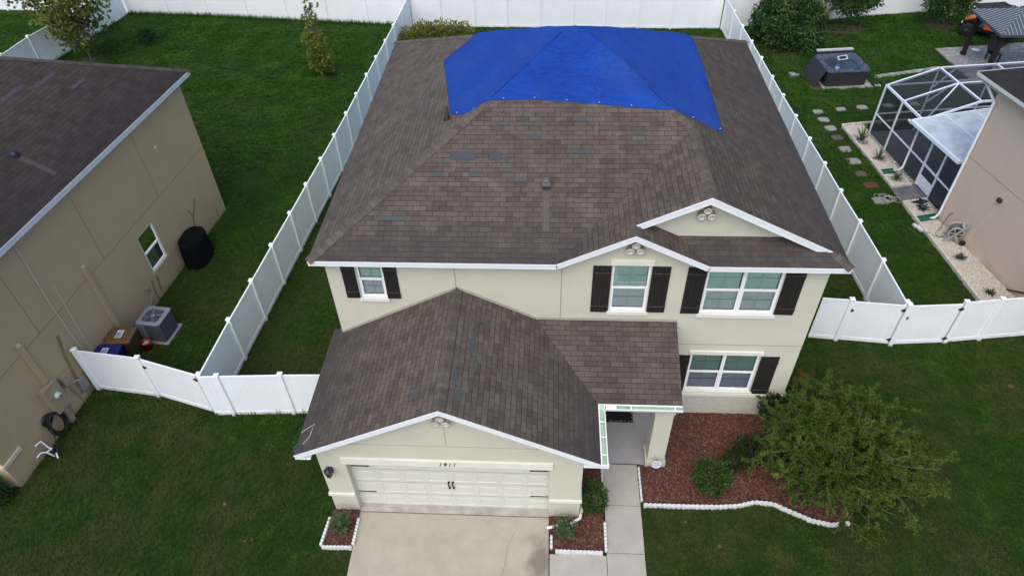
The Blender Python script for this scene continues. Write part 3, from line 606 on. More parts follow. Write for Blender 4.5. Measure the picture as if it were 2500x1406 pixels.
for r_ in range(nsec):
    for c_ in range(ncol):
        x0, x1, z0, z1 = dx0+c_*cwid, dx0+(c_+1)*cwid, r_*sh+.006, (r_+1)*sh-.006
        A = rect(x0, x1, z0, z1, yd); B = rect(x0+.075, x1-.075, z0+.10, z1-.11, yd); C_ = rect(x0+.09, x1-.09, z0+.115, z1-.125, yd+.011); E_ = rect(x0+.125, x1-.125, z0+.15, z1-.16, yd+.001)
        ring(dm, A, B); ring(dm, B, C_); ring(dm, C_, E_); dm.face(E_)
gdoor = dm.build("garage_door", 'door', house)
def strap(x, z, sgn):
    q = MB(); q.box(min(x, x+sgn*.42), max(x, x+sgn*.42), yd-.012, yd-.002, z-.016, z+.016); e = x+sgn*.42
    q.prism([(0, 0)], 0, 0) if False else q.add([(e, yd-.013, z-.035), (e+sgn*.075, yd-.013, z), (e, yd-.013, z+.035), (e-sgn*.03, yd-.013, z)], [(0, 1, 2, 3)]); q.build('hinge_strap', 'iron', gdoor)
for x, s_ in ((dx0+.02, 1), (dx1-.02, -1)):
    for z in (1.86, .66): strap(x, z, s_)
for x in (3.17, 3.275):
    q = MB(); q.tube([(x, yd-.002, .93), (x+.02, yd-.03, .97), (x, yd-.045, 1.08), (x-.02, yd-.03, 1.18), (x, yd-.002, 1.22)], .017, 6); q.box(x-.03, x+.03, yd-.012, yd-.001, .9, .95); q.box(x-.03, x+.03, yd-.012, yd-.001, 1.2, 1.25); q.build('handle', 'iron', gdoor)
def text_mesh(name, s, size, xf, mat, parent, shear=.25, ext=.006):
    cu = bpy.data.curves.new(name+"_curve", 'FONT'); cu.body = s; cu.size = size; cu.shear = shear; cu.extrude = ext; cu.align_x = 'CENTER'; cu.align_y = 'CENTER'; cu.space_character = 1.2
    to = bpy.data.objects.new(name+"_src", cu); COL.objects.link(to); bpy.context.view_layer.update()
    me = bpy.data.meshes.new_from_object(to.evaluated_get(bpy.context.evaluated_depsgraph_get())); bpy.data.objects.remove(to); bpy.data.curves.remove(cu)
    q = MB(xf); q.add([v.co for v in me.vertices], [tuple(pl.vertices) for pl in me.polygons]); bpy.data.meshes.remove(me)
    return q.build(name, mat, parent)
text_mesh("house_number", "1911", .19, Matrix.Translation((3.25, GY-.058, 2.41)) @ Matrix.Rotation(R(90), 4, 'X'), 'iron', house, .3)
lm = MB(); lm.box(.19, .33, GY-.03, GY-.001, 1.86, 2.1); lm.lathe([(.03, .20), (.12, .13), (.115, .11), (.07, -.1), (.03, -.14), (.0, -.15)], (.26, GY-.13, 1.98), 6, sm=False); lm.tube([(.26, GY-.02, 2.02), (.26, GY-.13, 2.2)], .014); wl_ = lm.build('wall_lamp', 'lampg', house)
q = MB(); q.lathe([(.085, .08), (.05, -.09)], (.26, GY-.13, 1.98), 6, sm=False); q.build('lamp_glass', 'lampglass', wl_)
# porch
cl = MB(); cx0, cx1, cy0, cy1 = 8.485, 8.955, -1.90, -1.42
cl.box(cx0, cx1, cy0, cy1, .18, 2.55); cl.box(cx0-.045, cx1+.045, cy0-.045, cy1+.045, 0, .26); cl.box(cx0-.03, cx1+.03, cy0-.03, cy1+.03, 2.40, 2.47); cl.build("porch_column", 'wall', house)
bm_ = MB(); bm_.box(g1, cx1+.0, cy0+.02, cy0+.30, 2.551, Hg+t-.002); bm_.box(cx1-.28, cx1-.001, cy0+.301, -.002, 2.551, Hg+t-.002)
bm_.prism([], 0, 0) if False else bm_.add([(8.484, cy0+.021, 2.55), (8.30, cy0+.021, 2.55), (8.484, cy0+.021, 2.40), (8.484, cy0+.29, 2.55), (8.30, cy0+.29, 2.55), (8.484, cy0+.29, 2.40)], [(0, 1, 2), (3, 5, 4), (1, 4, 5, 2)])
bm_.build("porch_beam", 'wall', house)
ps = MB(); ps.box(g1+.55, 9.02, -1.90, -.001, -.05, .05); struct(ps.build("porch_floor", 'slab'))
# gutters
def gutter(a, b, out, name, br):
    a, b, out = Vector(a), Vector(b), Vector(out).normalized(); z = Vector((0, 0, 1)); g = MB(); d = (b-a).normalized(); w, h, t_ = .14, .11, .006
    prof = [(0, 0), (0, -h), (w*.75, -h), (w, -.02), (w, .004)]
    for i in range(len(prof)-1):
        (u0, v0), (u1, v1) = prof[i], prof[i+1]; A0, A1 = a+out*u0+z*v0, a+out*u1+z*v1; B0, B1 = b+out*u0+z*v0, b+out*u1+z*v1
        nn = Vector((-(v1-v0), 0, (u1-u0))); off = out*nn.x*t_/max(nn.length, 1e-6)+z*nn.z*t_/max(nn.length, 1e-6)
        if i == 0: off = out*t_
        g.face([A0, B0, B1, A1], 0); g.face([A0+off, A1+off, B1+off, B0+off], 1)
    g.beam(a+out*w+z*.012, b+out*w+z*.012, .024, .02, 0); g.beam(a+out*.004+z*.012, b+out*.004+z*.012, .02, .018, 0)
    for e in (a, b): g.face([e, e-z*h, e+out*w*.75-z*h, e+out*w], 0)
    o = g.build(name, ['white', 'gut_in'], house)
    for s in br:
        c = a+(b-a)*s; q = MB(); q.beam(c+z*.008, c+out*w+z*.008, .03, .012); q.build('bracket', 'white', o)
    return o
gutter((gr+.022, py-.02, Hg-.02), (gr+.022, gf+.02, Hg-.02), (1, 0, 0), 'gutter', (.3, .56, .85))
g2 = gutter((gr+.16, py-.018, Hg-.02), (pe, py-.018, Hg-.02), (0, -1, 0), 'gutter', (.34, .90))
q = MB(); q.box(gr+.0, gr+.17, py-.17, py-.016, Hg-.13, Hg-.02); q.build('gutter_corner', 'gut_in', g2)
q = MB(); q.box(gr+.19, gr+.46, py-.155, py-.04, Hg-.045, Hg+.004); q.build('gutter_diverter', 'white', g2)
q = MB(); q.box(gr+.0, gr+.19, gf-.01, gf+.012, Hg-.15, Hg+.0); q.box(gr+.165, gr+.19, gf+.012, gf+.06, Hg-.14, Hg-.01); q.build('gutter_end', 'white', house)
dp = MB(); X = g1+.045; dp.tube([(gr+.09, -2.7, Hg-.13), (gr+.05, -2.7, Hg-.25), (X, -2.7, Hg-.5), (X, -2.7, .36), (X+.01, -2.85, .22), (X+.02, -3.45, .14), (X-.03, -3.64, .125), (6.36, -3.78, .12), (5.72, -3.93, .10)], .042, 8); dp.build('downspout', 'white', house)

# ------------------------------------------------------------------ things on the house
tb = [(3.11, 3.86), (3.55, 3.72), (4.07, 3.93), (5.2, 3.96), (6.45, 3.87), (7.6, 3.76), (8.81, 3.66), (9.55, 3.70), (10.26, 3.70), (10.30, 5.2), (10.36, 7.5), (10.35, 9.42), (10.3, 9.74), (9.2, 10.2), (7.6, 10.0), (6.2, 10.1), (4.6, 10.1), (3.2, 9.1), (2.18, 8.18), (2.57, 6.0), (2.87, 4.2)]
def roof_h(x, y): return He+p*min(x-XL, XR-x, y-YF, YB-y)
tv, tfc = [], []; cx_, cy_ = (apL[0]+apR[0])/2, apL[1]; rim = []
for i in range(len(tb)):
    a, b = Vector(tb[i]), Vector(tb[(i+1) % len(tb)]); k = max(2, int((b-a).length/.09)); rim += [a+(b-a)*(j/k) for j in range(k)]
nr = 46; nb = len(rim)
tv.append((cx_, cy_, roof_h(cx_, cy_)+.06))
for j in range(1, nr+1):
    tt = j/nr
    for i, q in enumerate(rim):
        x, y = cx_+(q.x-cx_)*tt, cy_+(q.y-cy_)*tt; ds = [x-XL, XR-x, y-YF, YB-y]; d1, d2 = sorted(ds)[:2]
        ang = math.atan2(q.y-cy_, q.x-cx_)
        fold = noise.noise(Vector((ang*9, tt*.7, 3.)))*.9+noise.noise(Vector((ang*22, tt*1.5, 9.)))*.35
        zz = roof_h(x, y)+.04+.05*math.exp(-((d2-d1)/.25)**2)*min(1, tt*4)+.07*max(0, fold)*tt**1.3*(1-.55*tt)+.035*noise.noise(Vector((x*.9, y*.9, 6)))*min(1, tt*2)+.012*noise.noise(Vector((x*2.2, y*2.2, 0)))
        if tt > .97: zz = roof_h(x, y)+.016+.03*(d2-d1 < .34 or abs(x-xr) < .34 and y < yh+.4)+.006*noise.noise(Vector((x*6, y*6, 2)))
        tv.append((x, y, zz))
for i in range(nb): tfc.append((0, 1+i, 1+(i+1) % nb))
for j in range(nr-1):
    for i in range(nb): a = 1+j*nb+i; b = 1+j*nb+(i+1) % nb; tfc.append((a, a+nb, b+nb, b))
lo = len(tv)-nb
for i, q in enumerate(rim): tv.append((q.x, q.y, roof_h(q.x, q.y)+.004))
for i in range(nb): tfc.append((lo+i, lo+nb+i, lo+nb+(i+1) % nb, lo+(i+1) % nb))
q = MB(); q.add(tv, tfc, 0, True); tarp = q.build("roof_tarp", 'tarp'); tag(tarp, "large blue tarp draped over the peak of the brown roof", "tarp")
sm = MB()
for a, b in ((apL, (4.07, 3.95)), (apR, (8.80, 3.68))):
    pts = []
    for k in range(13): s = .10+.88*k/12; x, y = a[0]+(b[0]-a[0])*s, a[1]+(b[1]-a[1])*s; pts.append((x+.05*math.sin(s*5)*.3, y, roof_h(x, y)+.082+.012*math.sin(s*9)))
    sm.tube(pts, [.006]+[.02]*11+[.006], 5)
sm.build('folded_seam', 'tarp', tarp)
for i, q in enumerate(rim):
    if i % 9 == 5 and q.y < 4.2:
        x, y = q.x*.985+cx_*.015, q.y*.985+cy_*.015; c = MB(); c.lathe([(.0, .012), (.012, .010), (.014, 0)], (x, y, roof_h(x, y)+.032), 8); c.build('cap_nail', 'nail', tarp)
q = MB(); zz = Hg+gp*(-.24-gl); xf = Matrix.Translation((-.235, -3.70, zz+.012)) @ Matrix.Rotation(-math.atan(gp), 4, 'Y') @ Matrix.Rotation(R(8), 4, 'Z')
q.xf = xf; q.box(-.1, .1, -.085, .085, .0, .03, 0); q.box(-.082, .082, -.068, .068, .0301, .034, 1); sp_ = q.build("solar_panel", ['vent', 'solar']); tag(sp_, "small square solar panel with thin cable on the garage roof corner", "solar panel")
q = MB(); q.tube([(-.15, -3.64, Hg+gp*(-.15-gl)+.012), (.0, -3.45, Hg+gp*(0-gl)+.012), (.0, -3.3, Hg+gp*(0-gl)+.012), (.04, -3.1, Hg+gp*(.04-gl)+.012), (-.16, -3.18, Hg+gp*(-.16-gl)+.012), (-.3, -3.25, Hg+gp*(-.3-gl)+.012)], .007, 5); q.build('cable', 'cable', sp_)
q = MB(); q.box(7.40, 8.24, -.47, -.03, .051, .066, 0)
for i in range(46):
    x, y = (rnd.uniform(7.44, 8.2), rnd.choice((-.45, -.05))+rnd.uniform(0, .02)) if rnd.random() < .5 else (rnd.choice((7.42, 8.18))+rnd.uniform(0, .03), rnd.uniform(-.45, -.05)); q.box(x, x+.018, y, y+.018, .0665, .069, 1)
tag(q.build("doormat", ['mat', 'fleck']), "black doormat with pale flecked border on the grey porch floor", "doormat")
q = root("yard_sign", (8.72, -2.09, 0), "small white octagonal yard sign in front of the porch column", "sign")
st = MB(); st.tube([(8.72, -2.08, -.02), (8.72, -2.05, .52)], .012); st.build('stake', 'iron', q)
pn = MB(Matrix.Translation((8.72, -2.085, .36)) @ Matrix.Rotation(R(80), 4, 'X')); pn.prism([(.15*math.cos(R(22.5+45*k)), .15*math.sin(R(22.5+45*k))) for k in range(8)], 0, .008); sp2 = pn.build('sign_panel', 'label', q)
xt = Matrix.Translation((8.72, -2.096, .36)) @ Matrix.Rotation(R(80), 4, 'X')
text_mesh('lettering', "NO", .085, xt @ Matrix.Translation((0, .06, 0)), 'labelb', sp2, 0, .002); text_mesh('lettering', "SOLICITING", .045, xt @ Matrix.Translation((0, -.02, 0)), 'labelb', sp2, 0, .002)

# ================================================================== ground
def sheet(name, poly, z, mat, kind='structure', z0=None):
    q = MB()
    if z0 is None: q.face([(x, y, z) for x, y in poly])
    else: q.prism(poly, z0, z)
    return struct(q.build(name, mat), kind)
sheet("lawn", [(-150, -60), (160, -60), (160, 200), (-150, 200)], 0., 'lawn')
drv = [(.69, -3.60), (5.77, -3.60), (5.80, -9.), (.80, -9.)]
sheet("driveway", drv, .03, 'drive', z0=-.05)
sheet("garage_apron", [(dx0+.002, GY+.23), (dx1-.002, GY+.23), (dx1-.002, -3.592), (dx0+.002, -3.592)], .035, plain("apron_concrete", (.36, .335, .30), .85, .2, 3., var2=.5, vs2=2.), z0=-.04)
q = MB()
q.box(.69, 5.77, -3.605, -3.592, .0, .0385)
for a, b in (((5.775, -3.62), (5.79, -8.8)),): q.beam((a[0], a[1], .034), (b[0], b[1], .034), .014, .02)
struct(q.build("driveway_joint", 'crack'))
q = MB(); pts = [(4.7, -8.5), (4.45, -7.2), (4.5, -6.1), (4.55, -5.4), (4.68, -4.9), (4.72, -4.4), (4.9, -4.0)]
q.tube([(x, y, .0295) for x, y in pts], .004, 4); struct(q.build("driveway_crack", 'oil'))
sheet("walkway", [(7.27, -3.17), (8.22, -3.17), (8.22, -1.905), (7.27, -1.905)], .03, 'walk', z0=-.05)
sheet("walkway", [(7.26, -4.51), (8.215, -4.51), (8.22, -3.185), (7.27, -3.185)], .03, 'walk', z0=-.05)
sheet("walkway", [(7.25, -6.6), (8.20, -6.6), (8.21, -4.525), (7.255, -4.525)], .03, 'walk', z0=-.05)
sheet("walkway", [(5.805, -6.6), (7.235, -6.6), (7.24, -4.60), (5.80, -4.60)], .03, 'walk', z0=-.05)
sheet("porch_step_joint", [(7.2, -1.903), (8.3, -1.903), (8.3, -1.888), (7.2, -1.888)], .052, 'crack', z0=0)
bedc = [(8.30, -3.07), (9.28, -3.07), (10.14, -3.06), (10.69, -3.04), (11.14, -2.91), (11.54, -2.83), (11.93, -3.0), (12.35, -3.24), (12.92, -3.49), (13.6, -3.40), (14.6, -2.2), (14.2, -.4), (12.5, -.04)]
beds = dict(right=[(8.30, -3.07), (8.30, -1.9), (9.03, -1.9), (9.03, -.04), (12.5, -.04)]+bedc[-2:0:-1],
  strip=[(6.58, -4.50), (7.2, -4.50), (7.2, -1.9), (7.1, -.01), (6.58, -.01)], strip2=[(5.80, -4.50), (6.585, -4.50), (6.585, -3.56), (5.80, -3.56)], left=[(-.08, -4.6), (.68, -4.6), (.68, -3.56), (-.02, -3.56)])
def inpoly(x, y, poly):
    x = np.asarray(x); y = np.asarray(y); r = np.zeros(x.shape, bool); j = len(poly)-1
    for i in range(len(poly)):
        xi, yi = poly[i]; xj, yj = poly[j]
        if yi != yj: r ^= ((yi > y) != (yj > y)) & (x < (xj-xi)*(y-yi)/(yj-yi)+xi)
        j = i
    return r
rs = np.random.RandomState(5)
def chips(name, poly, z, n, mats, L=(.04, .13), wd=(.012, .030), grp=None, lift=.02):
    P = np.array(poly); lo, hi = P.min(0), P.max(0); x = rs.uniform(lo[0], hi[0], n); y = rs.uniform(lo[1], hi[1], n); k = inpoly(x, y, poly); x, y = x[k], y[k]; n = len(x)
    a = rs.uniform(0, 2*np.pi, n); l = rs.uniform(*L, n)/2; w = rs.uniform(*wd, n)/2; tl = rs.uniform(-.5, .5, n); rl = rs.uniform(-.5, .5, n)
    d = np.stack([np.cos(a)*np.cos(tl), np.sin(a)*np.cos(tl), np.sin(tl)], 1); s = np.stack([-np.sin(a)*np.cos(rl), np.cos(a)*np.cos(rl), np.sin(rl)], 1)
    c = np.stack([x, y, z+rs.uniform(.002, lift, n)], 1)
    V = np.concatenate([(c+d*l[:, None]*i+s*w[:, None]*j)[:, None] for i, j in ((-1, -1), (1, -1), (1, 1), (-1, 1))], 1).reshape(-1, 3)
    F = np.arange(n*4).reshape(n, 4)
    return V, F, (rs.rand(n) < .3).astype(int)
Vs, Fs, Ms, of = [], [], [], 0
for k, pl in beds.items():
    sheet("mulch_bed", pl, .03, 'mulch', 'stuff', z0=-.02)
    A = np.array(pl); ar = (A.max(0)-A.min(0)).prod(); V, F, Mi = chips("", pl, .03, int(ar*950), None); Vs.append(V); Fs.append(F+of); Ms.append(Mi); of += len(V)
struct(npmesh("mulch_chips", np.concatenate(Vs), np.concatenate(Fs), ['chipA', 'chipB'], None, np.concatenate(Ms)), 'stuff')
# white scalloped edging, one block after another
def block_mesh(L, bumps=3, w=.09, h=.12):
    q = MB(); n = bumps*6
    for i in range(n):
        x0, x1 = -L/2+L*i/n+(.003 if i == 0 else 0), -L/2+L*(i+1)/n-(.003 if i == n-1 else 0); w0, w1 = [w*(.72+.28*abs(math.sin(math.pi*bumps*k/n))) for k in (i, i+1)]; h0, h1 = [h*(.86+.14*abs(math.sin(math.pi*bumps*k/n))) for k in (i, i+1)]
        V = [(x0, -w0/2, -.03), (x0, w0/2, -.03), (x0, w0/2*.8, h0), (x0, -w0/2*.8, h0), (x1, -w1/2, -.03), (x1, w1/2, -.03), (x1, w1/2*.8, h1), (x1, -w1/2*.8, h1)]
        F = [(3, 7, 6, 2), (0, 4, 7, 3), (1, 2, 6, 5)]+([(0, 3, 2, 1)] if i == 0 else [])+([(4, 5, 6, 7)] if i == n-1 else [])
        q.add(V, F, 0, False)
    return q
EDG = {}
def edging(pts, L, label, group, bumps=3, w=.09, h=.12, z=0.0, mat='edging'):
    key = (round(L, 2), bumps, w, h, mat)
    pts = [Vector((*q, 0)) for q in pts]; seg = [(pts[i+1]-pts[i]).length for i in range(len(pts)-1)]; tot = sum(seg); n = max(1, round(tot/L)); st = tot/n
    def at(s):
        for i, l in enumerate(seg):
            if s <= l or i == len(seg)-1: return pts[i]+(pts[i+1]-pts[i])*(s/l)
            s -= l
    out = []
    for k in range(n):
        a, b = at(k*st), at((k+1)*st)
        if key not in EDG: EDG[key] = block_mesh(L, bumps, w, h).build("edging_block", mat); o = EDG[key]
        else: o = EDG[key].copy(); COL.objects.link(o)
        o.location = ((a+b)/2)+Vector((0, 0, z)); o.rotation_euler = (0, 0, math.atan2(b.y-a.y, b.x-a.x)); o.scale = ((b-a).length/L, 1, 1)
        tag(o, label, "garden edging", group); out.append(o)
    return out
edging([(x, y-.10) for x, y in bedc[:10]], .52, "white scalloped edging block in the curved row below the big mulch bed", "curved row of white edging blocks", 4, .10, .13)
edging([(8.265, -1.97), (8.265, -3.05)], .27, "narrow white edging block along the right side of the front walk", "edging right of the walk", 2, .07, .08)
edging([(7.235, -1.97), (7.235, -3.0)], .27, "narrow white edging block along the left side of the front walk", "edging left of the walk", 2, .07, .08)
edging([(-.06, -3.82), (-.12, -4.62)], .4, "white edging block on the lawn side of the small bed left of the driveway", "edging on the lawn side of the left bed", 4, .09, .13)
edging([(-.08, -4.66), (.70, -4.64)], .4, "white edging block across the front end of the small bed left of the driveway", "edging across the left bed", 4, .09, .13)
edging([(.715, -4.58), (.715, -3.82)], .4, "white edging block between the driveway and the small bed left of it", "edging beside the driveway", 4, .09, .13)
edging([(5.84, -4.12), (5.84, -4.48)], .36, "white edging block on the driveway side of the bed by the downspout", "edging on the driveway side of the right bed", 3, .08, .13)
edging([(5.94, -4.55), (7.15, -4.55)], .4, "white edging block across the front of the bed by the walkway", "edging across the right bed", 4, .10, .13)
edging([(7.235, -3.70), (7.235, -4.50)], .4, "white edging block between the walkway and the bed with the juniper", "edging between walk and bed", 4, .08, .13)

# ================================================================== fences
def board_panel(mb, a, b, h, zb=.05, gap=.003, bw=.16):
    a, b = Vector((*a, 0)), Vector((*b, 0)); d = b-a; L = d.length; d.normalize(); s = Vector((-d.y, d.x, 0)); z = Vector((0, 0, 1))
    n = max(1, round(L/bw)); w = L/n
    for i in range(n): mb.beam(a+d*(i*w+gap)+z*(h-.06), a+d*((i+1)*w-gap)+z*(h-.06), .022, h-.06-zb-.1)
    mb.beam(a+z*h, b+z*h, .045, .09); mb.beam(a+z*(zb+.15), b+z*(zb+.15), .045, .15)
    mb.beam(a+z*(h-.09)+d*.004, b+z*(h-.09)-d*.004, .012, h-.09-zb-.15)
POST = {}
def post_obj(parent, x, y, h, w=.127):
    key = (round(h, 2), w)
    if key not in POST:
        q = MB(); q.box(-w/2, w/2, -w/2, w/2, -.05, h); me = q.build('post', 'vinyl'); c = MB(); e = w/2+.014; c.box(-e, e, -e, e, h+.001, h+.03); c.add([(-e, -e, h+.03), (e, -e, h+.03), (e, e, h+.03), (-e, e, h+.03), (0, 0, h+.07)], [(0, 1, 4), (1, 2, 4), (2, 3, 4), (3, 0, 4)]); cc = c.build('post_cap', 'vinyl', me)
        POST[key] = (me.data, cc.data); bpy.data.objects.remove(cc); bpy.data.objects.remove(me)
    pd, cd = POST[key]; o = bpy.data.objects.new('post', pd); COL.objects.link(o); o.parent = parent; o.location = Vector((x, y, 0))-parent.location
    c = bpy.data.objects.new('post_cap', cd); COL.objects.link(c); c.parent = o
    return o
def fence(name, label, pts, h=1.83, ph=1.87, posts=None, group=None):
    r = root(name, (*pts[0], 0), label, "fence", group)
    for i in range(len(pts)-1):
        a, b = Vector(pts[i]), Vector(pts[i+1]); d = (b-a).normalized()
        q = MB(); board_panel(q, a+d*.05, b-d*.05, h); q.build('panel', 'vinyl', r)
    for i, (x, y) in enumerate(pts):
        if posts is None or posts[i]: post_obj(r, x, y, ph)
    return r
Lp = [(-4.36, -.50), (-4.26, 1.71), (-4.14, 3.51), (-4.03, 5.36), (-3.91, 7.22), (-3.80, 9.07), (-3.68, 10.88), (-3.57, 12.75), (-3.48, 14.62), (-3.41, 16.43), (-3.33, 18.40), (-3.24, 20.36), (-3.14, 22.34), (-3.06, 24.33), (-2.99, 26.42), (-2.93, 28.55)]
fence("privacy_fence", "long white vinyl fence along the left side of the tarped house", Lp)
Rp = [(16.76, 3.02), (16.70, 5.0), (16.60, 7.1), (16.48, 8.96), (16.40, 10.8), (16.30, 12.65), (16.2, 14.5), (16.1, 16.37), (16.03, 18.19), (15.95, 20.21), (15.87, 22.13), (15.78, 24.05), (15.72, 26.07), (15.66, 28.05)]
fence("privacy_fence", "long white vinyl fence along the right side of the tarped house", Rp)
fence("privacy_fence", "short white vinyl fence between the left fence corner and the garage", [(-4.42, -.57), (-3.83, -.54), (-2.0, -.44), (-.25, -.38)], posts=[0, 1, 1, 0])
fence("privacy_fence", "white fence across the back behind the blue tarp", [(-2.9, 28.66), (-1.09, 28.60), (.98, 28.48), (2.94, 28.40), (4.92, 28.34), (6.89, 28.31), (8.78, 28.27), (10.73, 28.22), (12.66, 28.16), (14.58, 28.13), (15.6, 28.12)], posts=[0]+[1]*9+[0])
fence("privacy_fence", "white fence at the far end of the back lawn on the left", [(-3.05, 28.68), (-5.69, 29.03), (-8.29, 29.37), (-10.93, 29.65), (-13.6, 30.0), (-16.3, 30.36), (-19.04, 30.65), (-21.75, 30.85), (-24.4, 31.1), (-27.2, 31.3), (-30.38, 31.5), (-33.2, 31.7)], posts=[0]+[1]*11)
fence("privacy_fence", "white fence running towards the viewer behind the red-leaved tree", [(-21.85, 30.7), (-22.2, 28.1), (-22.65, 25.5), (-23.16, 23.0), (-23.3, 20.7), (-23.5, 18.3)], posts=[0, 1, 1, 1, 1, 1])
fence("privacy_fence", "white fence along the back of the yard with the hot tub", [(15.75, 28.2), (18.6, 28.7), (21.69, 29.28), (25.08, 30.0), (28.16, 30.5), (31.2, 30.9), (34.2, 31.3), (37.4, 31.7)], posts=[0]+[1]*7)
fence("fence_panel", "white vinyl panel between the beige neighbour wall and the left gate", [(-8.52, .33), (-6.46, .08)])
fence("privacy_fence", "short white fence panel from the right house wall to the gate", [(12.53, 3.2), (14.2, 3.16), (15.12, 3.08)], posts=[0, 0, 1])
fence("privacy_fence", "white fence running from the gates to the pink house on the right", [(18.58, 3.06), (19.72, 3.22), (21.9, 3.52)], posts=[1, 1, 0])
def gate(label, a, b, latch, hinges, h=1.78):
    r = root("gate", (*a, 0), label, "gate"); q = MB(); board_panel(q, a, b, h, .07); A, B = Vector((*a, 0)), Vector((*b, 0)); d = (B-A).normalized(); z = Vector((0, 0, 1))
    for e, s in ((A, 1), (B, -1)): q.beam(e+d*s*.045+z*(h-.001), e+d*s*.045+z*.075, .05, .09, 0, tuple(d))
    q.build('gate_panel', 'vinyl', r); n = Vector((d.y, -d.x, 0))
    def hw(nm, e, s, zz, w=.17):
        k = MB(); c = e+n*.04+z*zz; k.beam(c-d*w*.5, c+d*w*.5, .02, .05); k.beam(c-d*w*.2-z*-.02, c+d*.02+z*.02, .03, .1); k.tube([c+n*.01+d*.02-z*.07, c+n*.01+d*.02+z*.05], .014, 6); k.build(nm, 'iron', r)
    for e, zz in latch: hw('latch', A if e == 0 else B, 1, zz, .14)
    for e, zz in hinges: hw('hinge', A if e == 0 else B, 1, zz)
    return r
gate("white vinyl gate with black hinges left of the garage", (-6.36, .07), (-4.52, -.46), [(0, 1.5)], [(1, 1.62)])
gate("left one of the two white gates right of the house, black latch by the house", (15.21, 3.07), (16.72, 2.93), [(0, 1.45)], [(1, 1.62), (1, .3)])
gate("right one of the two white gates right of the house, hinged towards the pink house", (16.88, 2.91), (18.48, 3.03), [(0, 1.3)], [(1, 1.62), (1, .3)])
q = root("gate_post", (16.80, 2.90, 0), "white capped post between the two gates right of the house", "post"); post_obj(q, 16.80, 2.90, 1.87)

# ================================================================== left neighbour
A_ = Vector((-7.84, 9.86, 0)); dL = Vector((.09, .996, 0)).normalized(); nLW = Vector((dL.y, -dL.x, 0))     # nLW points towards our house
# local frame: x = distance from the back corner towards the street, y = into the house, z up
XFL = Matrix(((-dL.x, -nLW.x, 0, A_.x), (-dL.y, -nLW.y, 0, A_.y), (0, 0, 1, 0), (0, 0, 0, 1)))
lh = root("neighbour_house", tuple(A_), "tan stucco two-storey house with dark shingle roof at the left edge", "house")
LN, LB = 13.11, 11.0
wl = MB(XFL); zl = 5.80; hole = (4.17, 5.14, 1.03, 2.56)
wall_holes(wl, 0, LN, 0, zl, [hole], 0., .12)
wl.face([(0, 0, 0), (0, 0, zl), (0, LB, zl), (0, LB, 0)]); wl.face([(LN, 0, 0), (LN, LB, 0), (LN, LB, zl), (LN, 0, zl)]); wl.face([(0, LB, 0), (0, LB, zl), (LN, LB, zl), (LN, LB, 0)])
wl.build("wall", 'wall_tan', lh)
pn_ = .55; zE = 5.93; e0, e1, f0, f1 = -.52, LN+.4, -.24, LB+.4; hw_ = (f1-f0)/2; rz = zE+pn_*hw_
def lp(x, y, z): return XFL @ Vector((x, y, z))
rf = MB(); R1, R2 = (e0+hw_, f0+hw_, rz), (e1-hw_, f0+hw_, rz); dR = (-dL.x, -dL.y); dS = (-nLW.x, -nLW.y)
slope_face(rf, [lp(e0, f0, zE), lp(e1, f0, zE), lp(*R2), lp(*R1)], lp(e0, f0, zE), dR)
slope_face(rf, [lp(e0, f0, zE), lp(*R1), lp(e0, f1, zE)], lp(e0, f0, zE), dS); slope_face(rf, [lp(e0, f1, zE), lp(*R1), lp(*R2), lp(e1, f1, zE)], lp(e0, f1, zE), dR); slope_face(rf, [lp(e1, f0, zE), lp(e1, f1, zE), lp(*R2)], lp(e1, f0, zE), dS)
lr = rf.build("roof", 'shN', lh)
def nrm(a, b, c): n = (Vector(b)-Vector(a)).cross(Vector(c)-Vector(a)); return n if n.z > 0 else -n
nA = nrm(lp(e0, f0, zE), lp(e1, f0, zE), lp(*R1)); nBk = nrm(lp(e0, f0, zE), lp(*R1), lp(e0, f1, zE))
cap_strip(lr, lp(e0, f0, zE), lp(*R1), nA, nBk, 'capN')
def on_roof(s, b): return lp(s, b, zE+pn_*(b-f0))
for (s, b, cnt) in ((3.25, 2.22, 3), (4.4, 2.45, 3), (2.75, 1.58, 2)): patch(lr, None, dL*-1, (XFL.to_3x3() @ Vector((0, 1, pn_))), nA, on_roof(s, b), cnt=cnt, mat='patch2', h=.11)
q = MB(); c = on_roof(6.62, 1.16); q.lathe([(.12, -.06), (.12, .03), (.10, .10), (.05, .13), (0, .13)], c, 12); q.build('roof_vent', 'navyvent', lh)
u_, up_ = XFL.to_3x3() @ Vector((1, 0, 0)), (XFL.to_3x3() @ Vector((0, 1, pn_))).normalized(); nn_ = nA.normalized(); q = MB(); q.face([c+nn_*.006+u_*a-up_*b for a, b in ((-.1, .15), (.1, .15), (.09, 1.15), (-.07, 1.15))]); q.build('washed_streak', plain("pale_streak", (.058, .049, .045), .95, .3, 30.), lr)
fa = MB(); a0, a1 = lp(e0, f0, zE), lp(e1, f0, zE); fascia(fa, a0, a1, nLW, .17); fascia(fa, a0, lp(e0, f1, zE), dL, .17); fa.build("fascia", plain("grey_white_fascia", (.55, .60, .64), .5, .06), lh)
so = MB(XFL); so.face([(e0, f0, zE-.17), (e1, f0, zE-.17), (e1, .03, zE-.17), (e0, .03, zE-.17)]); so.face([(e0, f0, zE-.171), (.03, f0, zE-.171), (.03, f1, zE-.171), (e0, f1, zE-.171)]); so.build("soffit", 'white', lh)
jl = MB(XFL); jl.box(0, LN, -.003, .004, 3.02, 3.036); jl.build("control_joint", 'joint_tan', lh)
for x in (3.35, 6.75, 10.0): jl = MB(XFL); jl.box(x-.008, x+.008, -.003, .004, 3.041, zl); jl.build("control_joint", 'joint_tan', lh)
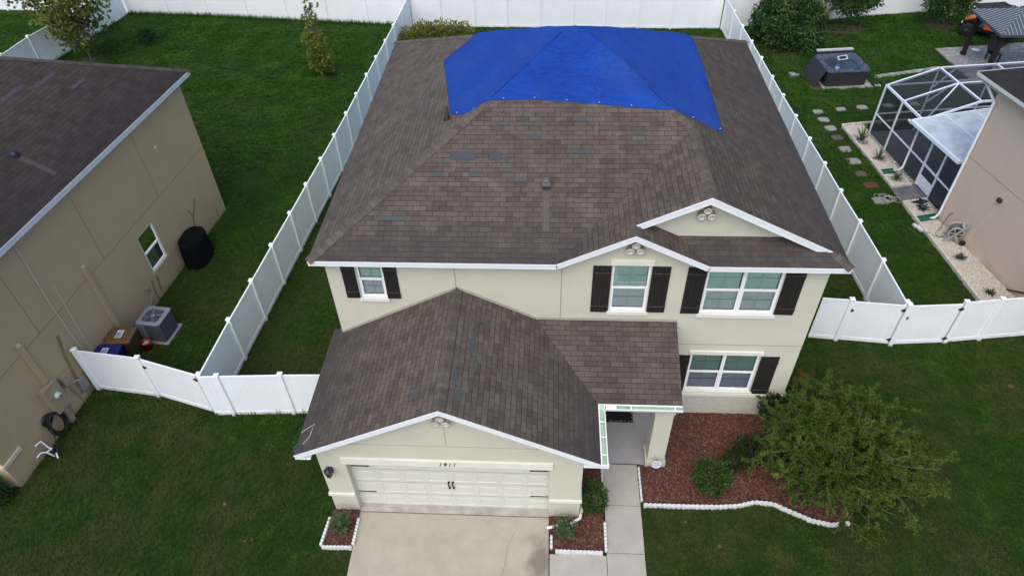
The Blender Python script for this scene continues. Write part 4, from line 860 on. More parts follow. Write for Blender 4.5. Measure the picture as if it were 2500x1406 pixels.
# a picture-right window: mirrored frame so that local y stays "into the wall"
window(lh, *hole, xf=XFL, up='g_up', dn='g_dn', slat=70, grid=False)
q = MB(XFL); q.box(4.1, 5.2, -.03, .03, .93, 1.028); q.build("sill", 'wall_tan', lh)
for (s0, za, zb) in ((7.62, .0, 3.45), (10.75, 1.75, 3.3)): q = MB(XFL); q.box(s0-.07, s0+.07, -.07, -.002, za, zb); q.add([(s0-.07, -.07, zb+.001), (s0+.07, -.07, zb+.001), (s0+.07, -.003, zb+.06), (s0-.07, -.003, zb+.06)], [(0, 1, 2, 3)]); q.build('pipe_chase', 'wall_tan', lh)
q = MB(XFL); q.box(10.58, 11.12, -.20, -.002, .72, 1.72); q.box(10.55, 11.15, -.21, -.19, 1.70, 1.75); q.box(10.72, 10.90, -.12, -.01, .0, .719); mt_ = q.build('meter_box', 'meter', lh)
q = MB(XFL); q.lathe([(.0, .10), (.09, .09), (.105, .0)], (10.82, -.2, 1.30), 16, rot=Matrix.Rotation(R(90), 3, 'X')); q.build('meter_dial', 'dial', mt_)
q = MB(XFL); q.box(10.78, 10.86, -.312, -.302, 1.29, 1.31); q.build('meter_reading', 'iron', mt_)
q = MB(XFL); q.box(10.12, 10.40, -.16, -.002, 1.12, 1.50); q.box(10.16, 10.30, -.165, -.1605, 1.18, 1.42); q.tube([(10.25, -.05, 1.12), (10.2, -.05, .6), (10.1, -.05, 0)], .02, 5); q.build('cable_box', 'tanbox', lh)
q = MB(XFL); q.box(9.72, 10.0, -.15, -.002, .45, .86); q.tube([(9.86, -.05, .45), (9.84, -.05, 0)], .025, 5); q.build('utility_box', 'greybox', lh)
q = MB(XFL); q.tube([(10.2, -.1, 1.1), (10.12, -.1, .98), (9.98, -.1, .95), (9.9, -.1, .85)], .012, 5); q.tube([(10.35, -.05, 1.15), (10.5, -.04, .6), (10.6, -.04, .3), (10.62, -.04, .72)], .014, 5); q.build('cable', 'cable', lh)
q = MB(XFL); q.tube([(9.3, f0-.05, zE-.05), (9.2, -.06, zE-.4), (9.16, -.015, 5.0), (9.23, -.015, 3.5), (9.2, -.015, 1.9), (9.15, -.015, 1.3), (9.3, -.015, .5)], .012, 5); q.build('cable', 'cable', lh)
q = MB(XFL); q.tube([(8.80, -.012, 3.75), (8.87, -.012, 2.5), (8.9, -.012, 1.2), (9.0, -.012, .3)], .009, 5); q.build('cable', 'cable', lh)
q = MB(XFL); q.box(5.72, 5.86, -.07, -.002, .68, .88); q.tube([(5.79, -.07, .7), (5.9, -.1, .45), (6.05, -.1, .33), (6.4, -.1, .3), (6.9, -.16, .42), (7.3, -.2, .6)], .016, 5); q.build('outlet_box', 'tanbox', lh)
q = MB(XFL); q.box(12.45, LN+.04, -.045, -.002, .93, 1.05); q.box(LN+.002, LN+.05, -.002, 3., .93, 1.05); q.build('stucco_band', plain("pale_tan_trim", (.52, .47, .38), .7), lh)
q = MB(XFL)
for pts, w in (([(1.62, 1.70), (1.9, 1.35), (2.15, 1.1), (2.2, .75), (2.05, .35)], .05), ([(2.2, 1.6), (2.1, 1.2)], .03), ([(9.6, 2.5), (9.75, 1.9), (9.85, 1.2), (9.9, .7), (10., .3)], .06), ([(5.4, .9), (5.5, .3), (5.45, .05)], .05), ([(5.1, .85), (5.2, .2)], .06), ([(.6, .5), (.65, .1)], .05)):
    for i in range(len(pts)-1):
        (xa, za), (xb, zb) = pts[i], pts[i+1]; d = Vector((xb-xa, 0, zb-za)).normalized(); s_ = Vector((-d.z, 0, d.x))*w; a, b = Vector((xa, -.003-.0006*i, za)), Vector((xb, -.003-.0006*i, zb)); q.face([a-s_, b-s_, b+s_, a+s_])
q.build('water_stain', 'stainw', lh)
q = MB(XFL); q.lathe([(0, .02), (.055, .015), (.07, 0)], (2.5, -.001, 4.5), 8, rot=Matrix.Rotation(R(90), 3, 'X')); q.build('wall_spot', 'cable', lh)
# things by that wall
def cat_rom(pts, k=6):
    P = [Vector(q) for q in pts]; P = [P[0]]+P+[P[-1]]; out = []
    for i in range(1, len(P)-2):
        for j in range(k):
            t_ = j/k; a, b, c, d = P[i-1:i+3]; out.append(.5*((2*b)+(c-a)*t_+(2*a-5*b+4*c-d)*t_*t_+(3*b-a-3*c+d)*t_**3))
    return out+[P[-2]]
hr = root("garden_hose", tuple(lp(11.4, -.2, .6)), "black garden hose coiled on a wall reel of the tan house", "hose")
q = MB(XFL); 
q.lathe([(.05, -.16), (.17, -.16), (.17, -.13), (.06, -.12), (.06, .0), (.2, .0), (.2, .03), (.05, .03)], (11.42, -.05, .86), 14, rot=Matrix.Rotation(R(90), 3, 'X')); q.build('reel', 'black', hr)
q = MB(XFL)
for k in range(8):
    rx_, rz_, x0 = .24+.05*rnd.random(), .32+.08*rnd.random(), 11.32+rnd.uniform(-.05, .05); q.tube([(x0+rx_*math.sin(a), -.08-.03*k/2-.12*(1-math.cos(a))*.3, .95-rz_*(1-math.cos(a))) for a in [2*math.pi*i/18 for i in range(19)]], .016, 5)
q.tube(cat_rom([(11.5, -.2, .8), (11.75, -.3, .4), (11.95, -.4, .05), (12.1, -.55, .02)]), .014, 5); q.build('hose_coil', 'hose', hr)
q = MB(XFL)
for pts in ([(12.15, -.05, .62), (12.0, -.14, .66), (11.98, -.2, .35), (11.9, -.3, .1)], [(12.35, -.1, .35), (12.2, -.14, .38), (12.12, -.22, .3), (12.05, -.3, .02)], [(12.12, -.22, .3), (11.96, -.25, .25)], [(12.0, -.35, .12), (12.12, -.45, .02)]): q.tube(pts, .024, 6)
q.box(11.92, 12.06, -.34, -.24, .0, .25, 1); tag(q.build("pipe_stand", ['white', 'black']), "bundle of white plastic pipes leaning at the foot of the tan wall", "plastic pipes")
# air conditioner
ac = root("air_conditioner", (-7.56, 2.78, 0), "grey outdoor air conditioner with top fan beside the tan wall", "air conditioner")
xa = Matrix.Translation((-7.52, 2.76, 0)) @ Matrix.Rotation(R(-6), 4, 'Z'); S = .42
def rsq(s, r_, n=5): return [(sx*(s-r_)+r_*math.cos(a), sy*(s-r_)+r_*math.sin(a)) for sx, sy, a0 in ((1, 1, 0), (-1, 1, 90), (-1, -1, 180), (1, -1, 270)) for a in [R(a0+90*i/n) for i in range(n+1)]]
tag(sheet("concrete_pad", [tuple((xa @ Vector((x, y, 0)))[:2]) for x, y in ((-.5, -.5), (.5, -.5), (.5, .5), (-.5, .5))], .06, 'stone', 'thing', z0=-.03), "pale concrete pad under the grey air conditioner", "concrete pad")
q = MB(xa); q.prism(rsq(S-.02, .10), .065, .84); ab = q.build('coil_body', 'acd', ac)
q = MB(xa)
for k in range(11):
    z = .13+k*.063; P = rsq(S-.008, .10); q.tube([(x, y, z) for x, y in P+[P[0]]], .007, 4, caps=False)
for x, y in rsq(S-.006, .10)[::4]+[(S-.006, 0), (0, -S+.006), (.2, -S+.006), (-.2, -S+.006), (S-.006, .2), (S-.006, -.2)]: q.tube([(x, y, .08), (x, y, .84)], .006, 4)
q.build('wire_guard', 'acb', ab)
q = MB(xa); q.box(-S+.0, -S+.26, -S-.006, -S+.06, .24, .84); q.build('service_panel', 'acw', ac)
q = MB(xa); P = rsq(S+.01, .11, 8); n = len(P); Rn = .37
ci = [(Rn*math.cos(math.atan2(y, x)), Rn*math.sin(math.atan2(y, x))) for x, y in P]
q.add([(x, y, .84) for x, y in P]+[(x, y, .885) for x, y in P]+[(x, y, .90) for x, y in ci]+[(x*.98, y*.98, .78) for x, y in ci], [(k*n+i, k*n+(i+1) % n, (k+1)*n+(i+1) % n, (k+1)*n+i) for k in range(3) for i in range(n)], 0); q.build('top_cover', 'acw', ac)
q = MB(xa); q.lathe([(.36, .80), (0, .80)], (0, 0, 0), 20); q.build('fan_well', 'acin', ac)
q = MB(xa)
for k in range(4):
    a = R(90*k+20); d, s_ = Vector((math.cos(a), math.sin(a), 0)), Vector((-math.sin(a), math.cos(a), 0)); q.face([Vector((0, 0, .865))+d*.06-s_*.02, Vector((0, 0, .855))+d*.30-s_*.10, Vector((0, 0, .885))+d*.30+s_*.10, Vector((0, 0, .875))+d*.06+s_*.04])
q.build('fan_blade', 'acb', ac)
q = MB(xa); q.lathe([(0, .915), (.07, .91), (.075, .895)], (0, 0, 0), 14)
for k in range(8): a = R(45*k+12); q.tube([(.06*math.cos(a), .06*math.sin(a), .905), (.365*math.cos(a), .365*math.sin(a), .90)], .008, 4)
q.build('fan_grille', 'acw', ac)
def bin_(x, y, rot, lidm, label, h=1.02):
    r = root("wheeled_bin", (x, y, 0), label, "bin"); xf = Matrix.Translation((x, y, 0)) @ Matrix.Rotation(rot, 4, 'Z')
    q = MB(xf); A = [(-.30, -.25), (.30, -.25), (.30, .25), (-.30, .25)]; B = [(-.39, -.33), (.39, -.33), (.39, .33), (-.39, .33)]
    q.add([(a, b, .02) for a, b in A]+[(a, b, h-.06) for a, b in B], [(0, 3, 2, 1), (4, 5, 6, 7)]+[(i, (i+1) % 4, 4+(i+1) % 4, 4+i) for i in range(4)]); q.box(-.42, .42, -.36, .36, h-.10, h-.055); q.build('bin_body', 'binbody' if lidm == 'binb' else 'binu', r)
    q = MB(xf); P = rsq(1, .22, 4); q.add([(a*.42, b*.37, h-.05) for a, b in P]+[(a*.41, b*.36, h-.01) for a, b in P]+[(a*.34, b*.29, h+.035) for a, b in P], [tuple(range(2*len(P), 3*len(P)))]+[(k*len(P)+i, k*len(P)+(i+1) % len(P), (k+1)*len(P)+(i+1) % len(P), (k+1)*len(P)+i) for k in range(2) for i in range(len(P))])
    for yy in (-.12, .12): q.box(-.47, -.36, yy-.05, yy+.05, h-.04, h-.005)
    ld = q.build('lid', lidm, r)
    q = MB(xf); q.box(-.10, .10, -.17, .17, h+.036, h+.039, 0)
    for s in (-.07, -.045, .0, .04): q.box(s, s+.022, -.15, .15-abs(s), h+.0392, h+.041, 1)
    q.build('sticker', ['label', 'labelb'], ld)
    for yy in (-.3, .3): q = MB(xf); q.lathe([(0, -.03), (.11, -.03), (.12, 0), (.11, .03), (0, .03)], (-.32, yy, .11), 14, rot=Matrix.Rotation(R(90), 3, 'X')); q.build('wheel', 'rubber', r)
    return r
bin_(-8.12, 1.74, R(4), 'binb', "brown lidded wheeled bin with white sticker behind the left gate panel"); bin_(-8.28, .99, R(4), 'binu', "blue wheeled bin half hidden behind the white fence panel", .99)
bk = root("bucket", (-7.68, 2.06, 0), "red plastic bucket full of rubbish between bin and air conditioner", "bucket")
q = MB(); q.lathe([(.0, .0), (.13, .0), (.155, .34), (.165, .345), (.165, .36), (.145, .36), (.14, .30)], (-7.68, 2.06, 0), 16); q.build('bucket_body', 'red', bk)
q = MB()
for k in range(14): a, rr = rnd.uniform(0, 6.3), rnd.uniform(0, .11); x, y = -7.68+rr*math.cos(a), 2.06+rr*math.sin(a); q.box(x-.03, x+.03, y-.02, y+.02, .28, .33+rnd.uniform(0, .04))
q.build('rubbish', 'debris', bk)
q = MB(); q.tube([(-7.68+.17*math.cos(R(a)), 2.06-.05+.02*math.sin(R(a)), .34-.15*math.sin(R(a))) for a in range(0, 181, 20)], .006, 4); q.build('handle', 'cable', bk)
# covered barbecue
gv, gfc = [], []; nu, nv = 28, 14; gx, gy = -7.72, 6.72
for j in range(nv+1):
    t_ = j/nv
    for i in range(nu):
        a = 2*math.pi*i/nu; sq = (abs(math.cos(a))**2.8+abs(math.sin(a))**2.8)**(-1/2.8); top = max(0, (t_-.72)/.28)
        sx, sy = (.44-.05*t_)*(1-top**2*.85), (.72-.10*t_)*(1-top**2*.8); z = 1.12*min(1, t_/.8)+.09*top-.0
        w_ = 1+.05*noise.noise(Vector((a*3, t_*2, 4)))+.03*math.sin(a*9+t_*3)*(1-t_)
        gv.append((gx+sx*sq*math.cos(a)*w_, gy+sy*sq*math.sin(a)*w_, max(0, z*(1+.05*noise.noise(Vector((a, t_*3, 1)))))))
for j in range(nv):
    for i in range(nu): a, b = j*nu+i, j*nu+(i+1) % nu; gfc.append((a, b, b+nu, a+nu))
gfc.append(tuple(nv*nu+i for i in range(nu)))
q = MB(); q.add(gv, gfc, 0, True); tag(q.build("barbecue", 'blackcloth'), "barbecue under a baggy black cloth cover by the tan wall", "barbecue")

# ================================================================== right neighbour
CR = Vector((20.93, 9.73, 0)); dF = Vector((.195, -.981, 0)).normalized(); nRW = Vector((dF.y, -dF.x, 0))      # dF runs towards the street, nRW towards our house
# local: x towards the street, y out towards our house, z up
XFR = Matrix(((dF.x, -nRW.x, 0, CR.x), (dF.y, -nRW.y, 0, CR.y), (0, 0, 1, 0), (0, 0, 0, 1)))
rh = root("neighbour_house", tuple(CR), "pinkish beige stucco house with near-black roof at the right edge", "house")
RN, RB, zr = 13., 10., 5.65
wl = MB(XFR); wl.box(0, RN, 0, RB, 0, zr); wl.build("wall", 'wall_pink', rh)
jl = MB(XFR); jl.box(0, RN, -.003, .004, 2.93, 2.95); jl.build("control_joint", 'joint_pink', rh)
def rp(x, y, z): return XFR @ Vector((x, y, z))
e0, e1, f0, f1, zE2 = -.72, RN+.4, -.42, RB+.5, 5.86; hw_ = (f1-f0)/2; rz = zE2+.5*hw_; R1, R2 = (e0+hw_, f0+hw_, rz), (e1-hw_+.01, f0+hw_, rz)
dR, dS = (dF.x, dF.y), (-nRW.x, -nRW.y); rf = MB()
slope_face(rf, [rp(e0, f0, zE2), rp(*R1), rp(*R2), rp(e1, f0, zE2)], rp(e0, f0, zE2), dR); slope_face(rf, [rp(e0, f0, zE2), rp(e0, f1, zE2), rp(*R1)], rp(e0, f0, zE2), dS); slope_face(rf, [rp(e0, f1, zE2), rp(e1, f1, zE2), rp(*R2), rp(*R1)], rp(e0, f1, zE2), dR); slope_face(rf, [rp(e1, f0, zE2), rp(*R2), rp(e1, f1, zE2)], rp(e1, f0, zE2), dS)
rr_ = rf.build("roof", 'shN2', rh)
q = MB(); gut = plain("grey_white_gutter", (.55, .58, .56), .5, .08)
for a, b, n in ((rp(e0, f0, zE2), rp(e1, f0, zE2), nRW), (rp(e0, f0, zE2), rp(e0, f1, zE2), -dF)):
    q.beam(a+n*.05-Vector((0, 0, .0)), b+n*.05, .012, .1); q.beam(a-n*.03-Vector((0, 0, .11)), b-n*.03-Vector((0, 0, .11)), .16, .01); q.beam(a-n*.02-Vector((0, 0, .02)), b-n*.02-Vector((0, 0, .02)), .02, .14)
q.build("gutter", gut, rh)
so = MB(XFR); so.box(e0, e1, f0, 0.05, zr, zr+.03); so.box(e0, .05, .051, f1, zr, zr+.03); so.build("soffit", plain("beige_soffit", (.42, .38, .30), .7), rh)
q = MB(XFR); q.tube([(-.45, -.36, zE2-.12), (-.35, -.2, zE2-.35), (.10, -.07, zE2-.75), (.10, -.07, 2.9), (.10, -.07, .35), (.08, -.16, .16), (.05, -.32, .10)], .05, 8); q.build("downspout", 'white', rh)
q = MB(XFR); q.box(2.1, 2.26, -.09, -.002, 2.38, 2.52); q.build("wall_light", 'brownfr', rh)
q = MB(XFR); q.tube([(.62, -.01, .75), (.62, -.1, .75), (.62, -.12, .70)], .018, 6); q.build("spigot", 'vent', rh)
q = MB(XFR)
for pts, w in (([(2.2, 2.2), (2.05, 1.6), (1.85, .9), (1.75, .45)], .05), ([(1.2, .95), (1.45, .5), (2.0, .3), (2.7, .15)], .16)):
    for i in range(len(pts)-1):
        (xa_, za), (xb, zb) = pts[i], pts[i+1]; d = Vector((xb-xa_, 0, zb-za)).normalized(); s_ = Vector((-d.z, 0, d.x))*w; a, b = Vector((xa_, -.003-.0006*i, za)), Vector((xb, -.003-.0006*i, zb)); q.face([a-s_, b-s_, b+s_, a+s_])
q.build("washed_streak", 'pale_patch', rh)
q = MB(XFR); q.beam((4.1, -.03, .02), (5.2, -.03, .75), .05, .04); q.build("pipe", 'brownfr', rh)
# beds of white gravel with their edging
grA = [(19.36, 16.80), (20.38, 17.0), (20.62, 14.76), (21.02, 12.0), (20.9, 12.05), (19.93, 11.86)]
grB = [(19.98, 10.7), (21.08, 10.98), (21.22, 9.6), (22.02, 5.2), (22.2, 4.2), (20.66, 4.2), (20.51, 5.12), (20.2, 8.3)]
for g_ in (grA, grB): sheet("gravel_bed", g_, .05, 'gravel', 'stuff', z0=-.02)
Vs, Fs, Ms, of = [], [], [], 0
for g_ in (grA, grB):
    A = np.array(g_); V, F, Mi = chips("", g_, .05, int((A.max(0)-A.min(0)).prod()*1900), None, (.012, .038), (.012, .032), lift=.02); Vs.append(V); Fs.append(F+of); Ms.append(Mi); of += len(V)
MT['greyhose'] = plain('grey_green_hose', (.10, .12, .10), .5); MT['peb'] = plain("white_pebble", (.66, .61, .53), .85, .25, 20.); MT['peb2'] = plain("tan_pebble", (.50, .43, .34), .85, .25, 20.)
struct(npmesh("gravel_pebbles", np.concatenate(Vs), np.concatenate(Fs), ['peb', 'peb2'], None, np.concatenate(Ms)), 'stuff')
MT['edging2'] = plain("weathered_edging", (.52, .50, .44), .8, .2, 8., var2=.3, vs2=2.)
lab = "weathered white edging block along the lawn side of the "
edging([(19.93, 11.86), (19.36, 16.82)], .40, lab+"gravel bed beside the screen cage", "edging along the cage gravel bed", 3, .10, .14, mat='edging2')
edging([(19.36, 16.86), (20.40, 17.06), (22.6, 17.35)], .40, "weathered white edging block across the far end of the cage gravel bed", "edging at the far end of the cage bed", 3, .10, .14, mat='edging2')
edging([(19.93, 11.84), (20.84, 12.06)], .32, "weathered white edging block on the paver side of the cage gravel bed", "edging between cage bed and pavers", 3, .10, .14, mat='edging2')
edging([(19.98, 10.72), (21.05, 10.98)], .36, "weathered white edging block on the paver side of the hose reel bed", "edging between pavers and hose reel bed", 3, .10, .14, mat='edging2')
edging([(19.98, 10.66), (20.2, 8.3), (20.51, 5.12), (20.62, 4.0)], .40, lab+"gravel bed beside the pink wall", "edging along the pink wall bed", 3, .10, .16, mat='edging2')
sheet("paver_path", [(19.93, 10.76), (19.88, 11.78), (20.86, 12.0), (20.98, 11.04)], .04, 'paver_dk', z0=-.03)
# stepping stones
def stone(x, y, s, label, mat='stone', nm="stepping_stone", cat="stepping stone", group="stepping stones across the right lawn", round_=False, rot=.14, h=.035):
    q = MB(Matrix.Translation((x, y, 0)) @ Matrix.Rotation(rot, 4, 'Z')); n = 24 if round_ else 20; P = []
    for i in range(n):
        a = 2*math.pi*i/n+.1; k = 1 if round_ else (abs(math.cos(a))**7+abs(math.sin(a))**7)**(-1/7); P.append((k*s*math.cos(a)*(1+rnd.uniform(-.03, .03)), k*s*.86*math.sin(a)*(1+rnd.uniform(-.03, .03))))
    q.prism(P, -.03, h); return tag(q.build(nm, mat), label, cat, group)
row = "pale square stepping stone in the row running along the right fence"
for x, y in ((18.70, 17.45), (18.79, 16.66)): stone(x, y, .25, row)
stone(18.91, 14.83, .27, "pale stepping stone just after the dark one beside the right fence"); stone(19.01, 13.84, .29, "larger pale stepping stone next to the round dark cover")
stone(18.63, 18.22, .25, "pale stepping stone at the corner where two stone rows meet"); stone(18.85, 15.81, .25, "dark weathered stepping stone in the row by the right fence", 'cover')
for x, y in ((19.8, 18.43), (20.88, 18.66)): stone(x, y, .25, "pale stepping stone outside the cage in the row heading to it")
for x, y in ((22.18, 18.84), (23.46, 19.04)): stone(x, y, .27, "pale stepping stone seen through the dark screen of the cage")
stone(19.0, 12.84, .27, "round dark weathered cover set in the lawn by the right fence", 'cover', "ground_cover_plate", "utility cover", None, True)
stone(19.16, 10.89, .30, "pale square stone with a pale hose lying over it")
q = root("utility_box_lid", (19.13, 11.98, 0), "rusty brown rectangular utility lid in the lawn beside the pavers", "utility cover"); c = MB(Matrix.Translation((19.13, 11.98, 0)) @ Matrix.Rotation(.14, 4, 'Z')); c.box(-.27, .27, -.17, .17, -.05, .06); c.build('rim', 'cover', q); c = MB(Matrix.Translation((19.13, 11.98, 0)) @ Matrix.Rotation(.14, 4, 'Z')); c.box(-.24, .24, -.14, .14, .061, .075); c.build('lid', 'rust', q)
q = MB(); q.box(19.86, 20.1, 9.1, 9.2, -.02, .09); q.box(20.0, 20.16, 8.9, 9.02, -.02, .09); q.prism([(19.84, 9.3), (19.95, 9.34), (20.14, 8.92), (20.02, 8.86)], -.02, .085); tag(q.build("broken_edging", 'edging'), "broken piece of pale edging lying on the grass beside the gravel", "edging piece")
for x0, y0, x1, y1, lb in ((19.82, 12.90, 20.42, 12.98, "green splash tray under the spout beside the screen cage"), (20.15, 9.60, 20.98, 9.78, "green splash tray at the corner of the pink house")):
    q = MB(); a, b = Vector((x0, y0, .06)), Vector((x1, y1, .085)); d = (b-a).normalized(); s_ = Vector((-d.y, d.x, 0)); q.beam(a+Vector((0, 0, .01)), b+Vector((0, 0, .01)), .26, .04); q.beam(a+s_*.13+Vector((0, 0, .06)), b+s_*.13+Vector((0, 0, .07)), .025, .08); q.beam(a-s_*.13+Vector((0, 0, .06)), b-s_*.13+Vector((0, 0, .07)), .025, .08)
    tag(q.build("splash_block", 'splash'), lb, "splash block")
q = MB()
for k in range(7):
    cx0_, cy0_, ra, rb, ro_ = 19.55+rnd.uniform(-.22, .25), 10.98+rnd.uniform(-.15, .2), rnd.uniform(.18, .36), rnd.uniform(.12, .26), rnd.uniform(0, 3)
    q.tube([(cx0_+ra*math.cos(a)*math.cos(ro_)-rb*math.sin(a)*math.sin(ro_), cy0_+ra*math.cos(a)*math.sin(ro_)+rb*math.sin(a)*math.cos(ro_), .055+.012*k) for a in [2*math.pi*i/20 for i in range(21)]], .013, 5)
q.tube(cat_rom([(19.3, 11.25, .05), (19.1, 11.35, .05), (19.0, 11.1, .06), (19.1, 10.75, .06)]), .012, 5); tag(q.build("garden_hose", 'hosew'), "tangled pale hose lying on the pavers outside the cage door", "hose")
# hose reel cart
rc = root("hose_reel_cart", (21.0, 8.45, 0), "grey hose reel cart with black wheels on white gravel", "hose reel")
xf = Matrix.Translation((20.98, 8.42, .05)) @ Matrix.Rotation(R(-18), 4, 'Z')
q = MB(xf)
for s in (-.24, .24): q.beam((-.28, s, .05), (.10, s, .62), .04, .05); q.beam((.10, s, .62), (.34, s, .95), .035, .04); q.beam((-.05, s, .38), (.22, s, .05), .04, .05); q.beam((-.3, s, .05), (.26, s, .05), .04, .05)
q.beam((.34, -.26, .95), (.34, .26, .95), .04, .04); q.beam((.24, -.24, .82), (.24, .24, .82), .03, .03); q.box(-.34, -.24, -.27, .27, .0, .05); q.box(.12, .2, -.22, .22, .62, .72); q.build('cart_frame', 'reelg', rc)
q = MB(xf)
rx90 = Matrix.Rotation(R(90), 3, 'X')
for s in (-.2, .2): q.lathe([(.225, -.012), (.27, -.012), (.28, 0), (.27, .012), (.225, .012)], (0, s, .40), 20, rot=rx90)
for k in range(6): a = R(60*k); q.beam((0, -.2, .4), (.26*math.cos(a), -.2, .4+.26*math.sin(a)), .03, .03)
q.build('spool', 'reelg', rc)
q = MB(xf)
for k in range(9): q.tube([(.19*math.cos(a), -.16+.04*k, .40+.19*math.sin(a)) for a in [2*math.pi*i/16 for i in range(17)]], .02, 5, caps=False)
q.build('hose_winding', 'greyhose', rc)
for s in (-.31, .31): q = MB(xf); q.lathe([(0, -.03), (.10, -.035), (.115, 0), (.10, .035), (0, .03)], (.30, s, .115), 16, rot=rx90); q.build('wheel', 'rubber', rc)
q = MB(); q.tube(cat_rom([tuple(XFR @ Vector((.62, -.13, .70))), (20.98, 9.25, .35), (20.72, 8.95, .08), (20.5, 8.75, .075), (20.55, 8.5, .08), (20.8, 8.45, .3)]), .013, 6); q.tube(cat_rom([(20.7, 8.5, .075), (20.4, 8.55, .09), (20.15, 8.62, .19), (19.95, 8.5, .05), (19.7, 8.9, .05), (19.4, 9.4, .05)]), .009, 5); tag(q.build("garden_hose", 'hoseg'), "green hose from the wall spigot to the grey reel cart", "hose")
# ------------------------------------------------------------------ screen cage
cg = root("screen_cage", (20.43, 16.21, 0), "white framed pool screen cage with dark mesh behind the pink house", "screen enclosure")
c0, c1, c2, c3, c4, c5 = Vector((20.43, 16.21, 0)), Vector((20.63, 14.76, 0)), Vector((20.86, 13.2, 0)), Vector((21.02, 12.1, 0)), Vector((21.14, 11.12, 0)), Vector((21.24, 10.1, 0))
ez = Vector((0, 0, 1)); bx = Vector((.9905, .1377, 0)); H1, H2 = 2.45, 3.12; inn = 2.15
fr = MB()
def post_(a, h, w=.06): fr.beam(a+ez*h, a+ez*.0, w, w, 0, (1, .1, 0))
b_pts = [c0+bx*s for s in (0, inn, 4.7, 7.2, 9.7)]
for c in (c0, c1, c2, c3, c5): post_(c, H1)
for k, c in enumerate(b_pts[1:]): post_(c, H2)
fr.beam(c0+ez*H1, c5+ez*H1, .07, .09); fr.beam(c0+ez*1.05, c5+ez*1.05, .05, .05); fr.beam(c0+ez*.06, c5+ez*.06, .06, .06)
fr.beam(c0+ez*1.05, b_pts[-1]+ez*1.05, .05, .05); fr.beam(c0+ez*.06, b_pts[-1]+ez*.06, .06, .06); fr.beam(c0+ez*H1, b_pts[-1]+ez*H1, .05, .06)
fr.beam(c0+ez*H1, b_pts[1]+ez*H2, .07, .09); fr.beam(b_pts[1]+ez*H2, b_pts[-1]+ez*H2, .07, .09)
i1, i2 = c1+bx*inn+ez*H2, c2+bx*inn+ez*H2
fr.beam(b_pts[1]+ez*H2, i2, .07, .09); fr.beam(c1+ez*H1, i1, .07, .08); fr.beam(c2+ez*H1, i2, .07, .08); fr.beam(i1, i1+bx*7.5, .06, .08); fr.beam(i2, i2+bx*7.5, .06, .08)
j0 = b_pts[2]+ez*H2; fr.beam(j0, j0+(i2-b_pts[1]-ez*H2), .06, .08); j0 = b_pts[3]+ez*H2; fr.beam(j0, j0+(i2-b_pts[1]-ez*H2), .06, .08)
fr.beam(i1, c2+ez*H1+bx*.1, .05, .05); fr.beam(b_pts[1]+ez*1.5, b_pts[1]+ez*H1+bx*1.1, .05, .05); fr.beam(b_pts[1]+ez*2.2, b_pts[1]+bx*.8+ez*H2, .05, .05)
fr.build('cage_frame', 'cage', cg)
def scr(*pts): q = MB(); q.face(pts); q.build('screen_panel', 'mesh', cg)
for a, b in ((c0, c1), (c1, c2), (c2, c3), (c4, c5)): scr(a+ez*.06, b+ez*.06, b+ez*H1, a+ez*H1)
scr(c0+ez*.06, b_pts[1]+ez*.06, b_pts[1]+ez*H2, c0+ez*H1)
for a, b in zip(b_pts[1:], b_pts[2:]): scr(a+ez*.06, b+ez*.06, b+ez*(H2-.05), a+ez*(H2-.05))
scr(c0+ez*(H1-.01), c1+ez*(H1-.01), i1-ez*.02, b_pts[1]+ez*(H2-.02)); scr(c1+ez*(H1-.01), c2+ez*(H1-.01), i2-ez*.02, i1-ez*.02)
scr(b_pts[1]+ez*(H2-.02), i1-ez*.02, i1+bx*7.5-ez*.02, b_pts[-1]+ez*(H2-.02)); scr(i1-ez*.02, i2-ez*.02, i2+bx*7.5-ez*.02, i1+bx*7.5-ez*.02)
q = MB(); d = (c4-c3).normalized()
for a, b in ((c3, c3+ez*2.15), (c4, c4+ez*2.15)): q.beam(b, a+ez*.03, .06, .08, 0, tuple(d))
q.beam(c3+ez*2.15, c4+ez*2.15, .05, .08); q.beam(c3+ez*1.05, c4+ez*1.05, .05, .06); q.box(0, 0, 0, 0, 0, 0) if False else q.beam(c3+ez*.55, c4+ez*.55, .035, .52)
dr = q.build('door', 'cage', cg); q = MB(); q.face([c3+ez*.55, c4+ez*.55, c4+ez*2.1, c3+ez*2.1]); q.build('door_screen', 'mesh', dr); q = MB(); n_ = Vector((-d.y, d.x, 0)); n_ = n_ if n_.x < 0 else -n_; q.beam(c4-d*.08+n_*.05+ez*1.2, c4-d*.08+n_*.05+ez*1.0, .03, .03); q.build('handle', 'cage', dr)
pr_ = MB(); zA, zB = 2.50, 2.78; P0, P1 = Vector((20.36, 13.05, zA)), Vector((20.98, 9.95, zA)); w3 = Vector((3.1, .43, zB-zA))
pr_.add([P0, P1, P1+w3, P0+w3, P0-ez*.09, P1-ez*.09, P1+w3-ez*.09, P0+w3-ez*.09], [(0, 1, 2, 3), (4, 7, 6, 5), (0, 4, 5, 1), (1, 5, 6, 2), (2, 6, 7, 3), (3, 7, 4, 0)]); 
prf = pr_.build('patio_roof', 'panroof', cg)
q = MB(); q.beam(P0+(P1-P0)*.0+ez*.03, P0+w3+ez*.03, .06, .03); m0 = P0+w3*.42; q.beam(m0+ez*.02, m0+(P1-P0)+ez*.02, .05, .02); q.beam(P0+w3*.8+ez*.02, P0+w3*.8+(P1-P0)+ez*.02, .05, .02)
nW = Vector((-.98, -.195, 0)); q.beam(P0+nW*.06+ez*.03, P1+nW*.06+ez*.03, .11, .13); q.beam(P1+ez*.03-Vector((0, .03, 0)), P1+w3+ez*.03-Vector((0, .03, 0)), .05, .11); q.build('roof_gutter', 'cage', prf)
